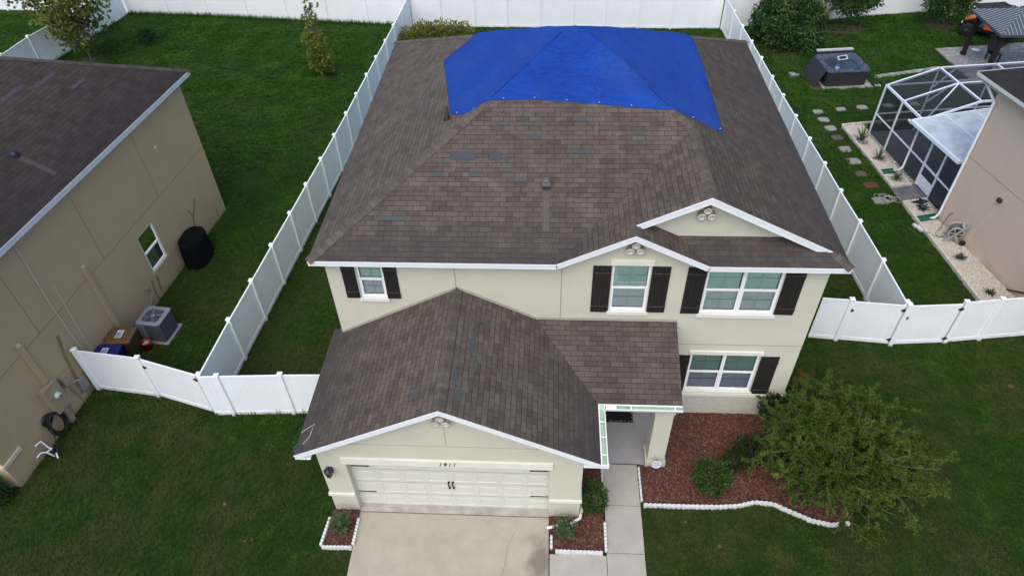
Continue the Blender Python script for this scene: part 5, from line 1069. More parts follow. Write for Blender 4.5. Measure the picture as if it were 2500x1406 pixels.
q = MB(); a = P0+nW*.07; q.tube([a-ez*.05+Vector((-.06, .12, .02)), a-ez*.14+Vector((.02, .02, 0)), c2+Vector((-.05, -.05, 2.2)), c2+Vector((-.05, -.05, .25)), c2+Vector((-.16, -.12, .12)), c2+Vector((-.42, -.22, .11))], .045, 7); q.build('downspout', 'white', cg)
sheet("lanai_floor", [tuple(q_[:2]) for q_ in (c0-bx*.12, b_pts[-1], b_pts[-1]+Vector((.9, -7.4, 0)), Vector((21.1, 9.85, 0))-bx*.0)], .06, 'lanai', z0=-.02)
sheet("paver_patio", [(24.0, 17.2), (29.2, 17.9), (29.6, 13.6), (24.6, 13.2)], .066, 'paver')
# bench seen through the cage
q = MB(); q.box(21.9, 22.5, 10.6, 10.9, .40, .45); q.box(21.95, 22.0, 10.65, 10.85, .06, .40); q.box(22.4, 22.45, 10.65, 10.85, .06, .40); q.box(21.9, 22.5, 10.9, 10.94, .45, .85); tag(q.build("patio_chair", 'wood'), "dark low chair inside the screen cage behind its door", "chair")

# ------------------------------------------------------------------ hot tub
tq = root("hot_tub", (20.7, 22.0, 0), "square hot tub with blue marbled shell and charcoal skirt on the lawn", "hot tub")
ta, tb_, tc_ = Vector((19.62, 20.72, 0)), Vector((21.80, 20.95, 0)), Vector((19.42, 22.72, 0)); ux = (tb_-ta); uy = (tc_-ta); Lx, Ly = ux.length, uy.length
xt = Matrix(((ux.x/Lx, uy.x/Ly, 0, ta.x), (ux.y/Lx, uy.y/Ly, 0, ta.y), (0, 0, 1, 0), (0, 0, 0, 1)))
def rrect(x0, x1, y0, y1, r_, n=5): return [((x1-r_ if sx > 0 else x0+r_)+r_*math.cos(a), (y1-r_ if sy > 0 else y0+r_)+r_*math.sin(a)) for sx, sy, a0 in ((1, 1, 0), (-1, 1, 90), (-1, -1, 180), (1, -1, 270)) for a in [R(a0+90*i/n) for i in range(n+1)]]
def loft(mb, loops, mi=0, sm=False):
    n = len(loops[0]); mb.add([v for l in loops for v in l], [(k*n+i, k*n+(i+1) % n, (k+1)*n+(i+1) % n, (k+1)*n+i) for k in range(len(loops)-1) for i in range(n)], mi, sm)
z3 = lambda l, z: [(x, y, z) for x, y in l]
q = MB(xt); loft(q, [z3(rrect(.04, Lx-.04, .04, Ly-.04, .15), .04), z3(rrect(.02, Lx-.02, .02, Ly-.02, .15), .80)]); q.build('skirt', 'tubskirt', tq)
q = MB(xt); o1, i_1, i_2 = rrect(-.02, Lx+.02, -.02, Ly+.02, .2), rrect(.26, Lx-.26, .22, Ly-.22, .45), rrect(.34, Lx-.34, .30, Ly-.30, .4)
loft(q, [z3(o1, .79), z3(o1, .86), z3(rrect(.03, Lx-.03, .03, Ly-.03, .2), .905), z3(rrect(.18, Lx-.18, .15, Ly-.15, .4), .90), z3(i_1, .86), z3(i_2, .68), z3(rrect(.55, Lx-.55, .5, Ly-.5, .3), .62), z3(rrect(.6, Lx-.6, .55, Ly-.55, .3), .25)], 0, True); sh_ = q.build('shell', 'tubshell', tq)
q = MB(xt); q.add(z3(rrect(.6, Lx-.6, .55, Ly-.55, .3), .25), [tuple(range(24))]); q.build('footwell', 'tubin', tq)
q = MB(xt); q.add(z3(rrect(.30, Lx-.30, .26, Ly-.26, .43), .76), [tuple(range(24))]); q.build('water', 'water', tq)
q = MB(xt @ Matrix.Translation((Lx*.62, Ly*.80, .80)) @ Matrix.Rotation(R(12), 4, 'Z') @ Matrix.Rotation(R(35), 4, 'X')); q.box(-.28, .28, -.12, -.08, -.02, .05); q.box(-.28, .28, .08, .12, -.02, .05); q.box(-.28, -.22, -.08, .08, -.02, .05); q.box(.22, .28, -.08, .08, -.02, .05); q.box(-.22, .22, -.08, .08, -.02, .0, 1); q.build('filter_housing', ['vinylgrey', 'black'], tq)
q = MB(xt); q.box(Lx*.62, Lx*.74, .06, .16, .905, .925); q.build('control_panel', 'black', tq)
for x, y in ((.12, Ly*.3), (.12, Ly*.7), (Lx*.3, Ly-.1), (Lx-.12, Ly*.35)): q = MB(xt); q.lathe([(0, .03), (.05, .025), (.05, 0)], (x, y, .90), 10); q.build('valve_knob', 'black', tq)
q = MB(xt @ Matrix.Translation((-.50, .10, .0)) @ Matrix.Rotation(R(-62.5), 4, 'Y')); q.box(0, .96, .0, Ly*.88, .0, .035); q.build('loose_side_panel', 'tubskirt', tq)
q = MB(xt); q.box(-.005, .018, .2, Ly-.2, .35, .78); 
for y in (.5, .9, 1.25): q.box(-.03, -.006, y, y+.12, .58, .74, 1)
q.build('pump_bay', ['black', 'orange'], tq)
q = MB(xt @ Matrix.Translation((.18, Ly+.10, 0))); q.box(0, Lx-.28, 0, .16, .20, .98); q.box(-.005, Lx-.27, -.01, .17, .981, 1.05, 1); q.beam((Lx-.32, -.1, .62), (Lx-.1, .05, .45), .05, .05, 2); q.beam((Lx-.3, .08, .31), (Lx-.3, .08, -.05), .06, .06, 2); q.beam((.1, .08, .31), (.1, .08, -.05), .06, .06, 2); q.build('folded_cover', ['tubskirt', 'vinylgrey', 'black'], tq)
q = root("bucket", tuple(xt @ Vector((Lx*.20, .16, .9))), "white bucket with blue lid on the rim of the hot tub", "bucket"); b_ = MB(xt @ Matrix.Translation((Lx*.20, .14, .906))); b_.lathe([(0, 0), (.095, 0), (.115, .22)], (0, 0, 0), 14); b_.build('bucket_body', 'frame', q); b_ = MB(xt @ Matrix.Translation((Lx*.20, .14, .906))); b_.lathe([(.12, .20), (.12, .235), (.08, .25), (.06, .29), (0, .29)], (0, 0, 0), 14); b_.build('lid', 'bluep', q)
q = MB(xt); q.box(Lx+.05, Lx+.42, .95, 1.3, -.02, .16); tag(q.build("tub_step", 'black'), "low black step beside the right side of the hot tub", "step")
sheet("paver_pad", [tuple((xt @ Vector((x, y, 0)))[:2]) for x, y in ((-.12, -.22), (Lx+.28, -.22), (Lx+.28, Ly+.2), (-.12, Ly+.2))], .035, 'paver', z0=-.03)
sheet("paver_path", [(22.5, 21.72), (26.3, 22.85), (26.25, 23.15), (22.55, 22.1)], .03, 'paver', z0=-.03)
sheet("bare_soil", [(18.55, 21.9), (18.9, 20.9), (19.4, 20.15), (19.62, 20.35), (19.3, 21.4)], .008, 'soil', z0=-.03)
for i, (x, y, z, lb) in enumerate(((18.35, 22.3, 0, "loose grey paver in the little pile left of the hot tub, at the back"), (18.30, 21.95, 0, "loose grey paver flat on the grass under the pile left of the hot tub"), (18.38, 22.0, .07, "loose grey paver on top of the pile left of the hot tub"), (18.62, 22.1, 0, "loose tilted paver nearest the hot tub in the little pile"))):
    q = MB(Matrix.Translation((x, y, z)) @ Matrix.Rotation(.3*i, 4, 'Z')); q.box(-.15, .15, -.10, .10, 0, .065); tag(q.build("loose_paver", 'stone'), lb, "paver", "pile of loose pavers")
q = MB(); q.box(22.22, 22.5, 20.85, 21.05, .0, .05); tag(q.build("plastic_tray", 'label'), "small white tray on the pavers right of the hot tub", "tray")
# ------------------------------------------------------------------ gazebo, buggy
gz = root("gazebo", (29.9, 23.2, 0), "dark timber gazebo with charcoal metal roof in the far right corner", "gazebo")
gx0, gx1, gy0, gy1, hg, hp = 28.1, 32.1, 21.95, 24.6, 2.10, 3.05
q = MB(); O = .32; X0, X1, Y0, Y1 = gx0-O, gx1+O, gy0-O, gy1+O; hw_ = (Y1-Y0)/2; rA, rB = (X0+hw_, Y0+hw_, hp), (X1-hw_, Y0+hw_, hp); zE3 = 2.35
E_ = [(X0, Y0, zE3), (X1, Y0, zE3), (X1, Y1, zE3), (X0, Y1, zE3)]
q.face([E_[0], E_[1], rB, rA]); q.face([E_[1], E_[2], rB]); q.face([E_[2], E_[3], rA, rB]); q.face([E_[3], E_[0], rA]); q.face(E_[::-1])
for i in range(4): q.beam(Vector(E_[i])+Vector((0, 0, .0)), Vector(E_[(i+1) % 4]), .05, .11)
gr_ = q.build('roof', 'metalroof', gz); s_ = MB(); k_ = (hp-zE3)/hw_
for i in range(1, 16):
    y = Y0+(Y1-Y0)*i/16; dd = min(y-Y0, Y1-y); s_.beam((X0, y, zE3+.018), (X0+dd, y, zE3+k_*dd+.018), .022, .016)
for i in range(1, 24):
    x = X0+(X1-X0)*i/24; dd = min(hw_, x-X0, X1-x)
    for Y, sg in ((Y0, 1), (Y1, -1)): s_.beam((x, Y, zE3+.018), (x, Y+sg*dd, zE3+k_*dd+.018), .022, .016)
s_.build('roof_seams', 'seam', gr_)
for x, y in ((gx0, gy0), (gx0, gy1), (gx1, gy0), (gx1, gy1)): q = MB(); q.box(x-.09, x+.09, y-.09, y+.09, 0, hg+.14); q.box(x-.12, x+.12, y-.12, y+.12, 0, .16); q.build('post', 'wood', gz)
q = MB()
for a, b in (((gx0, gy0), (gx1, gy0)), ((gx0, gy1), (gx1, gy1)), ((gx0, gy0), (gx0, gy1)), ((gx1, gy0), (gx1, gy1))): q.beam((*a, hg+.22), (*b, hg+.22), .08, .2)
q.build('beam', 'wood', gz); q = MB()
for x, sx in ((gx0, 1), (gx1, -1)):
    for y, sy in ((gy0, 1), (gy1, -1)): q.tube([(x+sx*.06, y, 1.45), (x+sx*.25, y, 1.8), (x+sx*.6, y, hg+.03)], .05, 6); q.tube([(x, y+sy*.06, 1.45), (x, y+sy*.25, 1.8), (x, y+sy*.6, hg+.03)], .05, 6)
q.build('brace', 'wood', gz)
sheet("paver_patio", [(26.9, 25.35), (33.5, 26.3), (33.8, 20.6), (27.2, 21.2)], .035, 'paver', z0=-.02)
tb3 = root("patio_chair", (29.3, 23.9, 0), "black tall-backed patio chair under the gazebo beside its post", "chair")
q = MB(); q.box(29.0, 29.55, 23.6, 24.1, .40, .46); q.build('seat', 'black', tb3); q = MB(); q.add([(29.0, 24.08, .46), (29.55, 24.08, .46), (29.6, 24.3, 1.2), (28.95, 24.3, 1.2), (29.0, 24.14, .46), (29.55, 24.14, .46), (29.6, 24.36, 1.2), (28.95, 24.36, 1.2)], [(0, 1, 2, 3), (4, 7, 6, 5), (0, 4, 5, 1), (2, 6, 7, 3), (0, 3, 7, 4), (1, 5, 6, 2)]); q.build('backrest', 'black', tb3)
for x, y in ((29.04, 23.64), (29.51, 23.64), (29.04, 24.06), (29.51, 24.06)): q = MB(); q.box(x-.03, x+.03, y-.03, y+.03, .036, .40); q.build('leg', 'black', tb3)
q = MB(); q.lathe([(0, .0), (.17, .0), (.24, .05), (.25, .06), (.17, .02), (0, .02)], (28.95, 25.05, .0), 16); q2 = q.build("pet_bowl", 'frame'); q2.location = (0, 0, .036); tag(q2, "white round dish on the pavers beside the gazebo post", "dish")
ut = root("off_road_buggy", (30.2, 27.3, 0), "black and orange off-road buggy parked behind the gazebo", "buggy")
xu = Matrix.Translation((30.35, 27.0, 0)) @ Matrix.Rotation(R(-38), 4, 'Z')   # local x = rearwards
q = MB(xu); q.box(-1.1, 1.15, -.55, .55, .38, .62); q.add([(-1.35, -.42, .5), (-1.35, .42, .5), (-.45, .55, .95), (-.45, -.55, .95), (-1.35, -.42, .72), (-1.35, .42, .72), (-.45, .55, 1.08), (-.45, -.55, 1.08)], [(4, 5, 6, 7), (0, 3, 2, 1), (0, 1, 5, 4), (0, 4, 7, 3), (1, 2, 6, 5), (2, 3, 7, 6)]); q.box(.55, 1.35, -.55, .55, .62, .80); bd_ = q.build('body', 'black', ut)
q = MB(xu); q.add([(-1.3, -.35, .78), (-1.3, .35, .78), (-.5, .5, 1.14), (-.5, -.5, 1.14), (-1.3, -.35, .74), (-1.3, .35, .74), (-.5, .5, 1.10), (-.5, -.5, 1.10)], [(0, 1, 2, 3), (4, 7, 6, 5), (0, 4, 5, 1), (1, 5, 6, 2), (2, 6, 7, 3), (3, 7, 4, 0)]); q.build('hood', 'orange', ut)
for s in (-1, 1): q = MB(xu); q.box(-.2, .6, s*.57-.02, s*.57+.02, .55, .85); q.build('door', 'orange', ut)
q = MB(xu)
for s in (-.52, .52): q.tube([(-.6, s, 1.0), (-.1, s*.92, 1.72), (.7, s*.92, 1.74), (1.25, s, .8)], .03, 6)
for x, z in ((-.1, 1.72), (.7, 1.74)): q.tube([(x, -.48, z), (x, .48, z)], .03, 6)
q.build('roll_cage', 'black', ut)
for s in (-.27, .27): q = MB(xu); q.box(.1, .5, s-.2, s+.2, .62, .78); q.box(.45, .6, s-.2, s+.2, .78, 1.35); q.build('seat', 'black', ut)
for s in (-.38, .38): q = MB(xu); q.box(-1.37, -1.33, s-.1, s+.1, .6, .7); q.build('headlight', 'frame', ut)
for x in (-.95, .98):
    for s in (-.72, .72): q = MB(xu); q.lathe([(.16, -.13), (.30, -.14), (.36, -.09), (.37, 0), (.36, .09), (.30, .14), (.16, .13)], (x, s, .37), 20, rot=rx90); w_ = q.build('wheel', 'rubber', ut); q = MB(xu); q.lathe([(0, -.10), (.17, -.10), (.17, .10), (0, .10)], (x, s, .37), 14, rot=rx90); q.build('rim', 'acin', w_)
fc = root("folding_table", (30.9, 29.3, 0), "dark slatted top on splayed legs standing by the far white fence", "table")
xc = Matrix.Translation((31.4, 29.2, 0)) @ Matrix.Rotation(R(8), 4, 'Z'); q = MB(xc)
for k in range(7): q.box(-.95, .95, -.42+.12*k, -.31+.12*k, .88, .92)
q.build('top', 'wood', fc)
for s in (-1, 1):
    for y in (-.35, .35): q = MB(xc); q.beam((s*.7, y, .88), (s*1.25, y*1.1, .0), .05, .05); q.build('leg', 'black', fc)
q = MB(); q.tube([(27.2, 28.0, 0), (27.2, 28.0, .9)], .02, 5); q.tube([(27.2, 28.0, .9), (27.35, 28.0, .95)], .02, 5); tag(q.build("garden_stake", 'iron'), "thin dark stake standing in the lawn of the hot tub yard", "stake")

# ================================================================== plants
def leaves(c, n, L, Wd, seed, up=.5, rad=None, shape='ellipsoid', inner=.35, pts=None, dirs=None, droop=0.):
    """n leaf quads spread through a lumpy volume; returns V, F"""
    r = np.random.RandomState(seed)
    if pts is None:
        v = r.normal(size=(n*2, 3)); v /= np.linalg.norm(v, axis=1)[:, None]; rr = (inner+(1-inner)*r.rand(n*2)**.6)
        lump = np.array([noise.noise(Vector(x)*2.3+Vector((seed*1.7, 0, 0))) for x in v]); rr = rr*(1+.38*lump)
        pt = np.array(c)+v*rr[:, None]*np.array(rad); k = pt[:, 2] > .02; pt, v = pt[k][:n], v[k][:n]
    else: pt, v = pts, dirs
    n = len(pt); d = v*.8+r.normal(size=(n, 3))*.6; d[:, 2] += up; d[:, 2] -= droop; d /= np.linalg.norm(d, axis=1)[:, None]
    s = np.cross(d, r.normal(size=(n, 3))); s /= np.linalg.norm(s, axis=1)[:, None]; nn = np.cross(s, d)
    l = (L*r.uniform(.65, 1.3, n))[:, None]; w = (Wd*r.uniform(.7, 1.2, n))[:, None]
    V = np.stack([pt, pt+d*l*.45+s*w*.5+nn*l*.06, pt+d*l, pt+d*l*.45-s*w*.5+nn*l*.06], 1).reshape(-1, 3)
    return V, np.arange(n*4).reshape(n, 4)
def branches(mb, base, tips, r0, wig=.06, seed=1, r1=.006):
    rr = random.Random(seed)
    for tp in tips:
        b, t_ = Vector(base), Vector(tp); L = (t_-b).length; pts = []; rs_ = []
        for k in range(5): s = k/4; q_ = b.lerp(t_, s); q_ = q_+Vector((rr.gauss(0, 1), rr.gauss(0, 1), rr.gauss(0, .6)))*wig*L*math.sin(s*math.pi)*.5+Vector((0, 0, .12*L*math.sin(s*math.pi))); pts.append(q_); rs_.append(r0*(1-s)+r1*s)
        mb.tube(pts, rs_, 5)
def shrub(name, label, c, rad, n, L, Wd, mat, seed, group=None, cat="shrub", up=.5, stem=True, inner=.35):
    r = root(name, (c[0], c[1], 0), label, cat, group); V, F = leaves(c, n, L, Wd, seed, up, rad, inner=inner); npmesh('foliage', V, F, mat, r)
    q = MB(); rr = random.Random(seed); tips = [(c[0]+rr.uniform(-.7, .7)*rad[0], c[1]+rr.uniform(-.7, .7)*rad[1], c[2]+rr.uniform(-.2, .7)*rad[2]) for _ in range(9)]
    branches(q, (c[0], c[1], -.02), tips, .022, seed=seed); q.build('stem', 'bark', r); return r
shrub("round_shrub", "clipped round green shrub in the big mulch bed", (10.17, -2.46, .42), (.52, .50, .46), 3600, .062, .042, 'l_box', 3, inner=.6)
shrub("round_shrub", "small clipped shrub between the garage corner and the walkway", (6.94, -3.20, .42), (.36, .40, .46), 2200, .058, .040, 'l_box', 4, inner=.55)
shrub("dark_shrub", "low dark green shrub tucked beside the bottlebrush in the mulch bed", (11.55, -1.55, .38), (.75, .45, .40), 2400, .065, .045, 'l_dark', 5)
shrub("dark_shrub", "small dark shrub behind the clipped round one", (10.85, -1.85, .28), (.38, .32, .3), 900, .06, .042, 'l_dark', 6)
shrub("dark_shrub", "dark leafy shrub at the shutter foot behind the bottlebrush", (12.15, -.28, .75), (.32, .22, .55), 1000, .085, .06, 'l_dark', 8)
def juniper(x, y, label, seed):
    r = root("juniper", (x, y, 0), label, "juniper", "junipers beside the driveway"); rr = np.random.RandomState(seed); P, Dd = [], []
    for k in range(95):
        a = rr.uniform(0, 2*np.pi); sp = rr.uniform(.02, .36); h = rr.uniform(.36, .84)*(1-sp*.9)
        for j in range(34):
            t_ = .25+.75*rr.rand(); w = .045*(1-t_*.6); P.append((x+sp*t_**1.3*np.cos(a)*1.0+rr.normal()*w, y+sp*t_**1.3*np.sin(a)+rr.normal()*w, h*t_+rr.normal()*w*.4)); Dd.append((np.cos(a)*.5+rr.normal()*.5, np.sin(a)*.5+rr.normal()*.5, .9))
    P, Dd = np.array(P), np.array(Dd); k = P[:, 2] > .03; V, F = leaves(None, 0, .06, .027, seed, .4, pts=P[k], dirs=Dd[k]); npmesh('foliage', V, F, 'l_jun', r)
    q = MB(); branches(q, (x, y, -.02), [(x+.1, y, .4), (x-.1, y+.05, .38), (x, y-.08, .45)], .02, seed=seed); q.build('stem', 'bark', r)
juniper(.33, -4.14, "blue-green juniper in the small bed left of the driveway", 11); juniper(6.16, -4.08, "blue-green juniper in the bed by the downspout end", 12)
q = MB(); q.tube([(.33+.30*math.cos(R(a)), -4.16+.30*math.sin(R(a)), .045) for a in range(0, 361, 15)], .014, 5, caps=False); tag(q.build("plant_ring", 'rust'), "brown hose ring laid round the juniper left of the driveway", "ring")
# bottlebrush: arching stems with brushes of narrow leaves
def bottlebrush():
    bx_, by_ = 13.55, -1.78; r = root("bottlebrush_bush", (bx_, by_, 0), "large sprawling olive-green bottlebrush bush at the right house corner", "bush"); rr = np.random.RandomState(21); q = MB(); P, Dd, fl = [], [], []
    for k in range(360):
        a = rr.uniform(0, 2*np.pi) if k < 320 else rr.uniform(3.2, 4.5); reach = 2.42*math.sqrt(rr.rand())*(1+.22*noise.noise(Vector((math.cos(a)*1.5, math.sin(a)*1.5, 5)))); rise = rr.uniform(1.0, 2.1)*(1-.5*(reach/2.9)**2); reach = min(reach, 2.5)
        if math.sin(a) > 0: reach *= .88
        if math.sin(a) < -.6: reach *= .90
        d0 = Vector((math.cos(a), math.sin(a), 0)); b0 = Vector((bx_+rr.normal()*.28, by_+rr.normal()*.28, 0)); bend = Vector((rr.normal()*.30, rr.normal()*.30, 0)); w1, w2 = rr.uniform(0, 6, 2); pts = []
        for j in range(10):
            s = j/9; z = rise*(1-(1-s)**2.0)-(.12*reach)*max(0, s-.55)**1.3; wv = Vector((math.sin(w1+s*6), math.sin(w2+s*6), .5*math.sin(w1+w2+s*7)))*.09*s; pts.append(b0+d0*(reach*s**1.1)+bend*math.sin(s*3)+wv+Vector((0, 0, max(.04, z))))
        q.tube(pts, [.013*(1-.75*j/9)+.002 for j in range(10)], 4, caps=False)
        for tw in range(9):
            s0 = rr.uniform(.25, 1.0); i = min(8, int(s0*9)); f = s0*9-i; o = pts[i].lerp(pts[i+1], f); tg = (pts[i+1]-pts[i]).normalized(); dv = (tg*.7+Vector(rr.normal(size=3))*.65+Vector((0, 0, .45))).normalized(); L = rr.uniform(.14, .36); e = o+dv*L; q.tube([o, o.lerp(e, .5)+Vector(rr.normal(size=3))*.02, e], [.005, .0035, .0025], 3, caps=False)
            for j in range(92):
                t_ = rr.uniform(.1, 1.0)**.7; P.append(tuple(o.lerp(e, t_))); Dd.append(tuple(dv*.8+Vector(rr.normal(size=3))*.55))
        for j in range(30):
            t_ = rr.uniform(.4, 1.); i = min(8, int(t_*9)); P.append(tuple(pts[i].lerp(pts[i+1], t_*9-i))); Dd.append(tuple((pts[i+1]-pts[i]).normalized()*.6+Vector(rr.normal(size=3))*.5))
    q.build('stem', 'stem', r); P, Dd = np.array(P), np.array(Dd); k = P[:, 2] > .03; V, F = leaves(None, 0, .085, .022, 22, .25, pts=P[k], dirs=Dd[k]); npmesh('foliage', V, F, 'l_btl', r)
    pp_, dd_ = [], []
    for o, d in [(Vector((12.75, .02, 1.95)), Vector((-.3, .3, .9))), (Vector((12.6, -.15, 1.8)), Vector((-.4, .2, .9))), (Vector((13.05, -.05, 1.95)), Vector((0, .3, .9))), (Vector((12.9, .0, 1.75)), Vector((.1, -.3, .9))), (Vector((13.2, -1.1, 1.85)), Vector((.2, -.3, .8))), (Vector((12.3, -1.9, 1.1)), Vector((-.3, -.3, .5)))]:
        q = MB()
        for j in range(90): t_ = rr.uniform(-.08, .10); pp_.append(tuple(Vector(o)+Vector(d)*t_)); dd_.append(tuple(Vector(rr.normal(size=3))))
    V, F = leaves(None, 0, .055, .014, 23, 0., pts=np.array(pp_), dirs=np.array(dd_)); npmesh('flower', V, F, 'l_red', r)
bottlebrush()
def tree(name, label, base, top, crown, n, L, Wd, mat, seed, r0=.06, group=None, ntips=16, cat="tree", up=.2):
    """tapered trunk, limbs and a crown of separate leaf clumps; crown = list of (centre, radii)"""
    r = root(name, (base[0], base[1], 0), label, cat, group); rr = random.Random(seed); q = MB(); b, t_ = Vector(base), Vector(top)
    pts = [b.lerp(t_, s)+Vector((rr.gauss(0, .03), rr.gauss(0, .03), 0))*min(1, s*4) for s in [k/8 for k in range(9)]]; q.tube(pts, [r0*(1-.8*k/8) for k in range(9)], 7)
    Vs, Fs, of = [], [], 0; tot = sum(a[0]*a[1]*a[2] for _, a in crown)
    for i, (c, rad) in enumerate(crown):
        V, F = leaves(c, max(20, int(n*rad[0]*rad[1]*rad[2]/tot)), L, Wd, seed*31+i, up, rad, inner=.15); Vs.append(V); Fs.append(F+of); of += len(V)
        o = pts[min(8, max(1, int(8*max(0, (c[2]-.5*rad[2]-base[2]))/max(.1, top[2]-base[2]))))]; branches(q, o, [c]+[(c[0]+rr.uniform(-.8, .8)*rad[0], c[1]+rr.uniform(-.8, .8)*rad[1], c[2]+rr.uniform(-.5, .8)*rad[2]) for _ in range(max(2, ntips//len(crown)))], r0*.4, seed=seed+i)
    q.build('trunk', 'bark', r); npmesh('crown', np.concatenate(Vs), np.concatenate(Fs), mat, r); return r
def clumps(base, h0, h1, rmax, k, seed, lean=(0, 0), prof=None, size=.42):
    rr = random.Random(seed); out = []
    for i in range(k):
        s = (i+.5)/k; z = h0+(h1-h0)*s; rad = rmax*(prof(s) if prof else math.sin(math.pi*min(1, .15+.8*s))); a = i*2.4+rr.uniform(-.4, .4); d = rad*rr.uniform(.25, .75); sz = max(.12, rad*size*rr.uniform(.8, 1.25)); out.append(((base[0]+lean[0]*s+d*math.cos(a), base[1]+lean[1]*s+d*math.sin(a), z), (sz, sz, sz*.8)))
    return out
tree("young_tree", "young tree with reddish and green leaves by the left back fence", (-20.77, 23.9, 0), (-20.9, 23.7, 5.8), clumps((-20.8, 23.9), .9, 6.2, 2.3, 34, 41, prof=lambda s: .55+.5*math.sin(math.pi*s), size=.34), 4200, .21, .19, 'l_syc', 41, .07, ntips=70)
tree("young_tree", "thin upright young tree alone on the left back lawn", (-6.72, 21.86, 0), (-6.75, 21.7, 4.7), clumps((-6.72, 21.86), .5, 3.9, .95, 22, 42, prof=lambda s: 1.0-.62*s, size=.50)+[((-6.8, 21.7, 4.4), (.2, .2, .35))], 1900, .16, .13, 'l_sap', 42, .045, ntips=40)
shrub("low_palm", "small dark tuft plant on the left back lawn", (-18.4, 26.3, .45), (.55, .5, .42), 420, .26, .05, 'l_dark', 43, cat="plant", inner=.1)
tree("yellow_shrub", "yellow-green leafy shrub behind the left roof corner", (-2.0, 25.6, 0), (-2.0, 25.6, 1.2), [((-3.2, 24.9, .6), (.6, .7, .5)), ((-2.5, 25.4, .7), (.7, .7, .55)), ((-1.7, 25.9, .8), (.75, .7, .6)), ((-.9, 26.1, .8), (.7, .6, .55)), ((-.1, 26.4, .75), (.6, .5, .5)), ((-2.9, 24.3, .35), (.4, .4, .3)), ((.6, 26.5, .7), (.5, .4, .45))], 3000, .17, .085, 'l_yel', 44, .04, cat="shrub", ntips=30, up=.7)
bg_ = "bushes at the back of the hot tub yard"
tree("leafy_bush", "biggest dark leafy bush beside the right fence top", (18.9, 25.6, 0), (18.8, 25.6, 2.3), [((17.7, 26.3, 1.3), (.95, .9, .95)), ((18.4, 25.3, 1.1), (1.0, .9, 1.0)), ((19.3, 25.0, .9), (.95, .8, .85)), ((19.1, 25.9, 1.9), (1.2, 1.0, 1.0)), ((18.2, 26.5, 2.2), (1.0, .9, .9)), ((19.9, 25.8, 1.6), (.9, .8, .8)), ((20.3, 25.2, .8), (.6, .5, .5)), ((19.0, 26.6, 2.9), (1.1, .9, .8))], 9500, .27, .10, 'l_shrub', 45, .06, bg_, 40, "bush", .1)
tree("leafy_bush", "bush on a bare forked trunk between the other back bushes", (21.53, 28.07, 0), (21.6, 27.9, 1.5), [((22.4, 27.4, 2.1), (1.0, .8, .9)), ((22.9, 27.8, 1.6), (.9, .7, .8)), ((21.3, 27.7, 2.6), (1.0, .8, .8)), ((23.5, 27.6, 2.2), (.8, .7, .8)), ((22.0, 27.3, 2.9), (.9, .8, .7))], 4600, .24, .095, 'l_shrub', 46, .10, bg_, 30, "bush", .1)
tree("leafy_bush", "thin pale sparse shrub right of the forked bush", (23.75, 28.3, 0), (24.0, 28.2, 2.0), [((23.9, 28.2, 1.7), (.55, .5, .6)), ((24.2, 28.3, 2.1), (.5, .4, .5))], 330, .17, .06, 'l_box', 47, .03, bg_, 12, "bush", .1)
tree("leafy_bush", "rounded dark bush on a short trunk left of the gazebo", (28.5, 29.0, 0), (28.5, 28.9, 1.0), [((28.0, 28.2, 1.3), (.95, .8, .75)), ((28.9, 28.3, 1.5), (.95, .8, .8)), ((28.4, 28.4, 2.1), (1.1, .9, .7)), ((27.5, 28.2, 1.7), (.7, .6, .7)), ((29.4, 28.4, 1.9), (.6, .6, .6))], 6500, .18, .09, 'l_shrub', 48, .08, bg_, 30, "bush", .1)
for nm, x0, y0, rx_, ry_ in (("bare_soil", 18.9, 25.6, 1.6, 1.2), ("bare_soil", 22.3, 28.0, 1.9, .8), ("bare_soil", 28.5, 28.7, 1.2, .9), ("bare_soil", -20.77, 23.9, .9, .8), ("bare_soil", -6.72, 21.86, .35, .3)): sheet(nm, [(x0+rx_*math.cos(a)*(1+.15*math.sin(3*a)), y0+ry_*math.sin(a)*(1+.15*math.cos(4*a))) for a in [2*math.pi*i/20 for i in range(20)]], .006, 'soil')
shrub("dark_hedge", "dark low hedge at the front corner of the tan house", (-9.62, -3.62, .42), (.66, .44, .55), 2600, .07, .05, 'l_dark', 49, cat="hedge")
def rosette(x, y, label, n, L, w, mat, seed, rise=.7, z0=.05, name="spiky_plant"):
    rr = random.Random(seed); r = root(name, (x, y, z0), label, "plant", "plants in the white gravel"); q = MB()
    for k in range(n):
        a = 2.4*k+rr.uniform(-.3, .3); el = R(rr.uniform(15, 82))*rise+.15; l = L*rr.uniform(.7, 1.15); d = Vector((math.cos(a), math.sin(a), 0)); s_ = Vector((-d.y, d.x, 0)); pts = []
        for j in range(5): t_ = j/4; pts.append(Vector((x, y, z0))+d*l*t_*math.cos(el)+Vector((0, 0, max(0, l*(t_*math.sin(el)-.45*t_*t_*math.cos(el)*.8))+.015)))
        ws = [w*.6, w, w*.85, w*.5, .004]
        for j in range(4): q.face([pts[j]-s_*ws[j]/2, pts[j]+s_*ws[j]/2, pts[j+1]+s_*ws[j+1]/2, pts[j+1]-s_*ws[j+1]/2])
    q.build('leaf_rosette', mat, r); q = MB(); q.lathe([(0, z0+.01), (.28*L+.05, z0+.008), (.30*L+.06, z0-.03)], (x, y, 0), 14); q.build('soil_ring', 'soil', r)
rosette(19.83, 15.5, "tall strappy green plant in gravel at the far cage corner", 30, .85, .05, 'l_agave', 51, .9); rosette(20.10, 14.02, "bushy spiky green plant in gravel, middle of the cage side", 30, .55, .05, 'l_agave', 52, 1.0); rosette(20.30, 12.42, "spiky green plant in gravel beside the green splash tray", 24, .55, .05, 'l_agave', 53, 1.0)
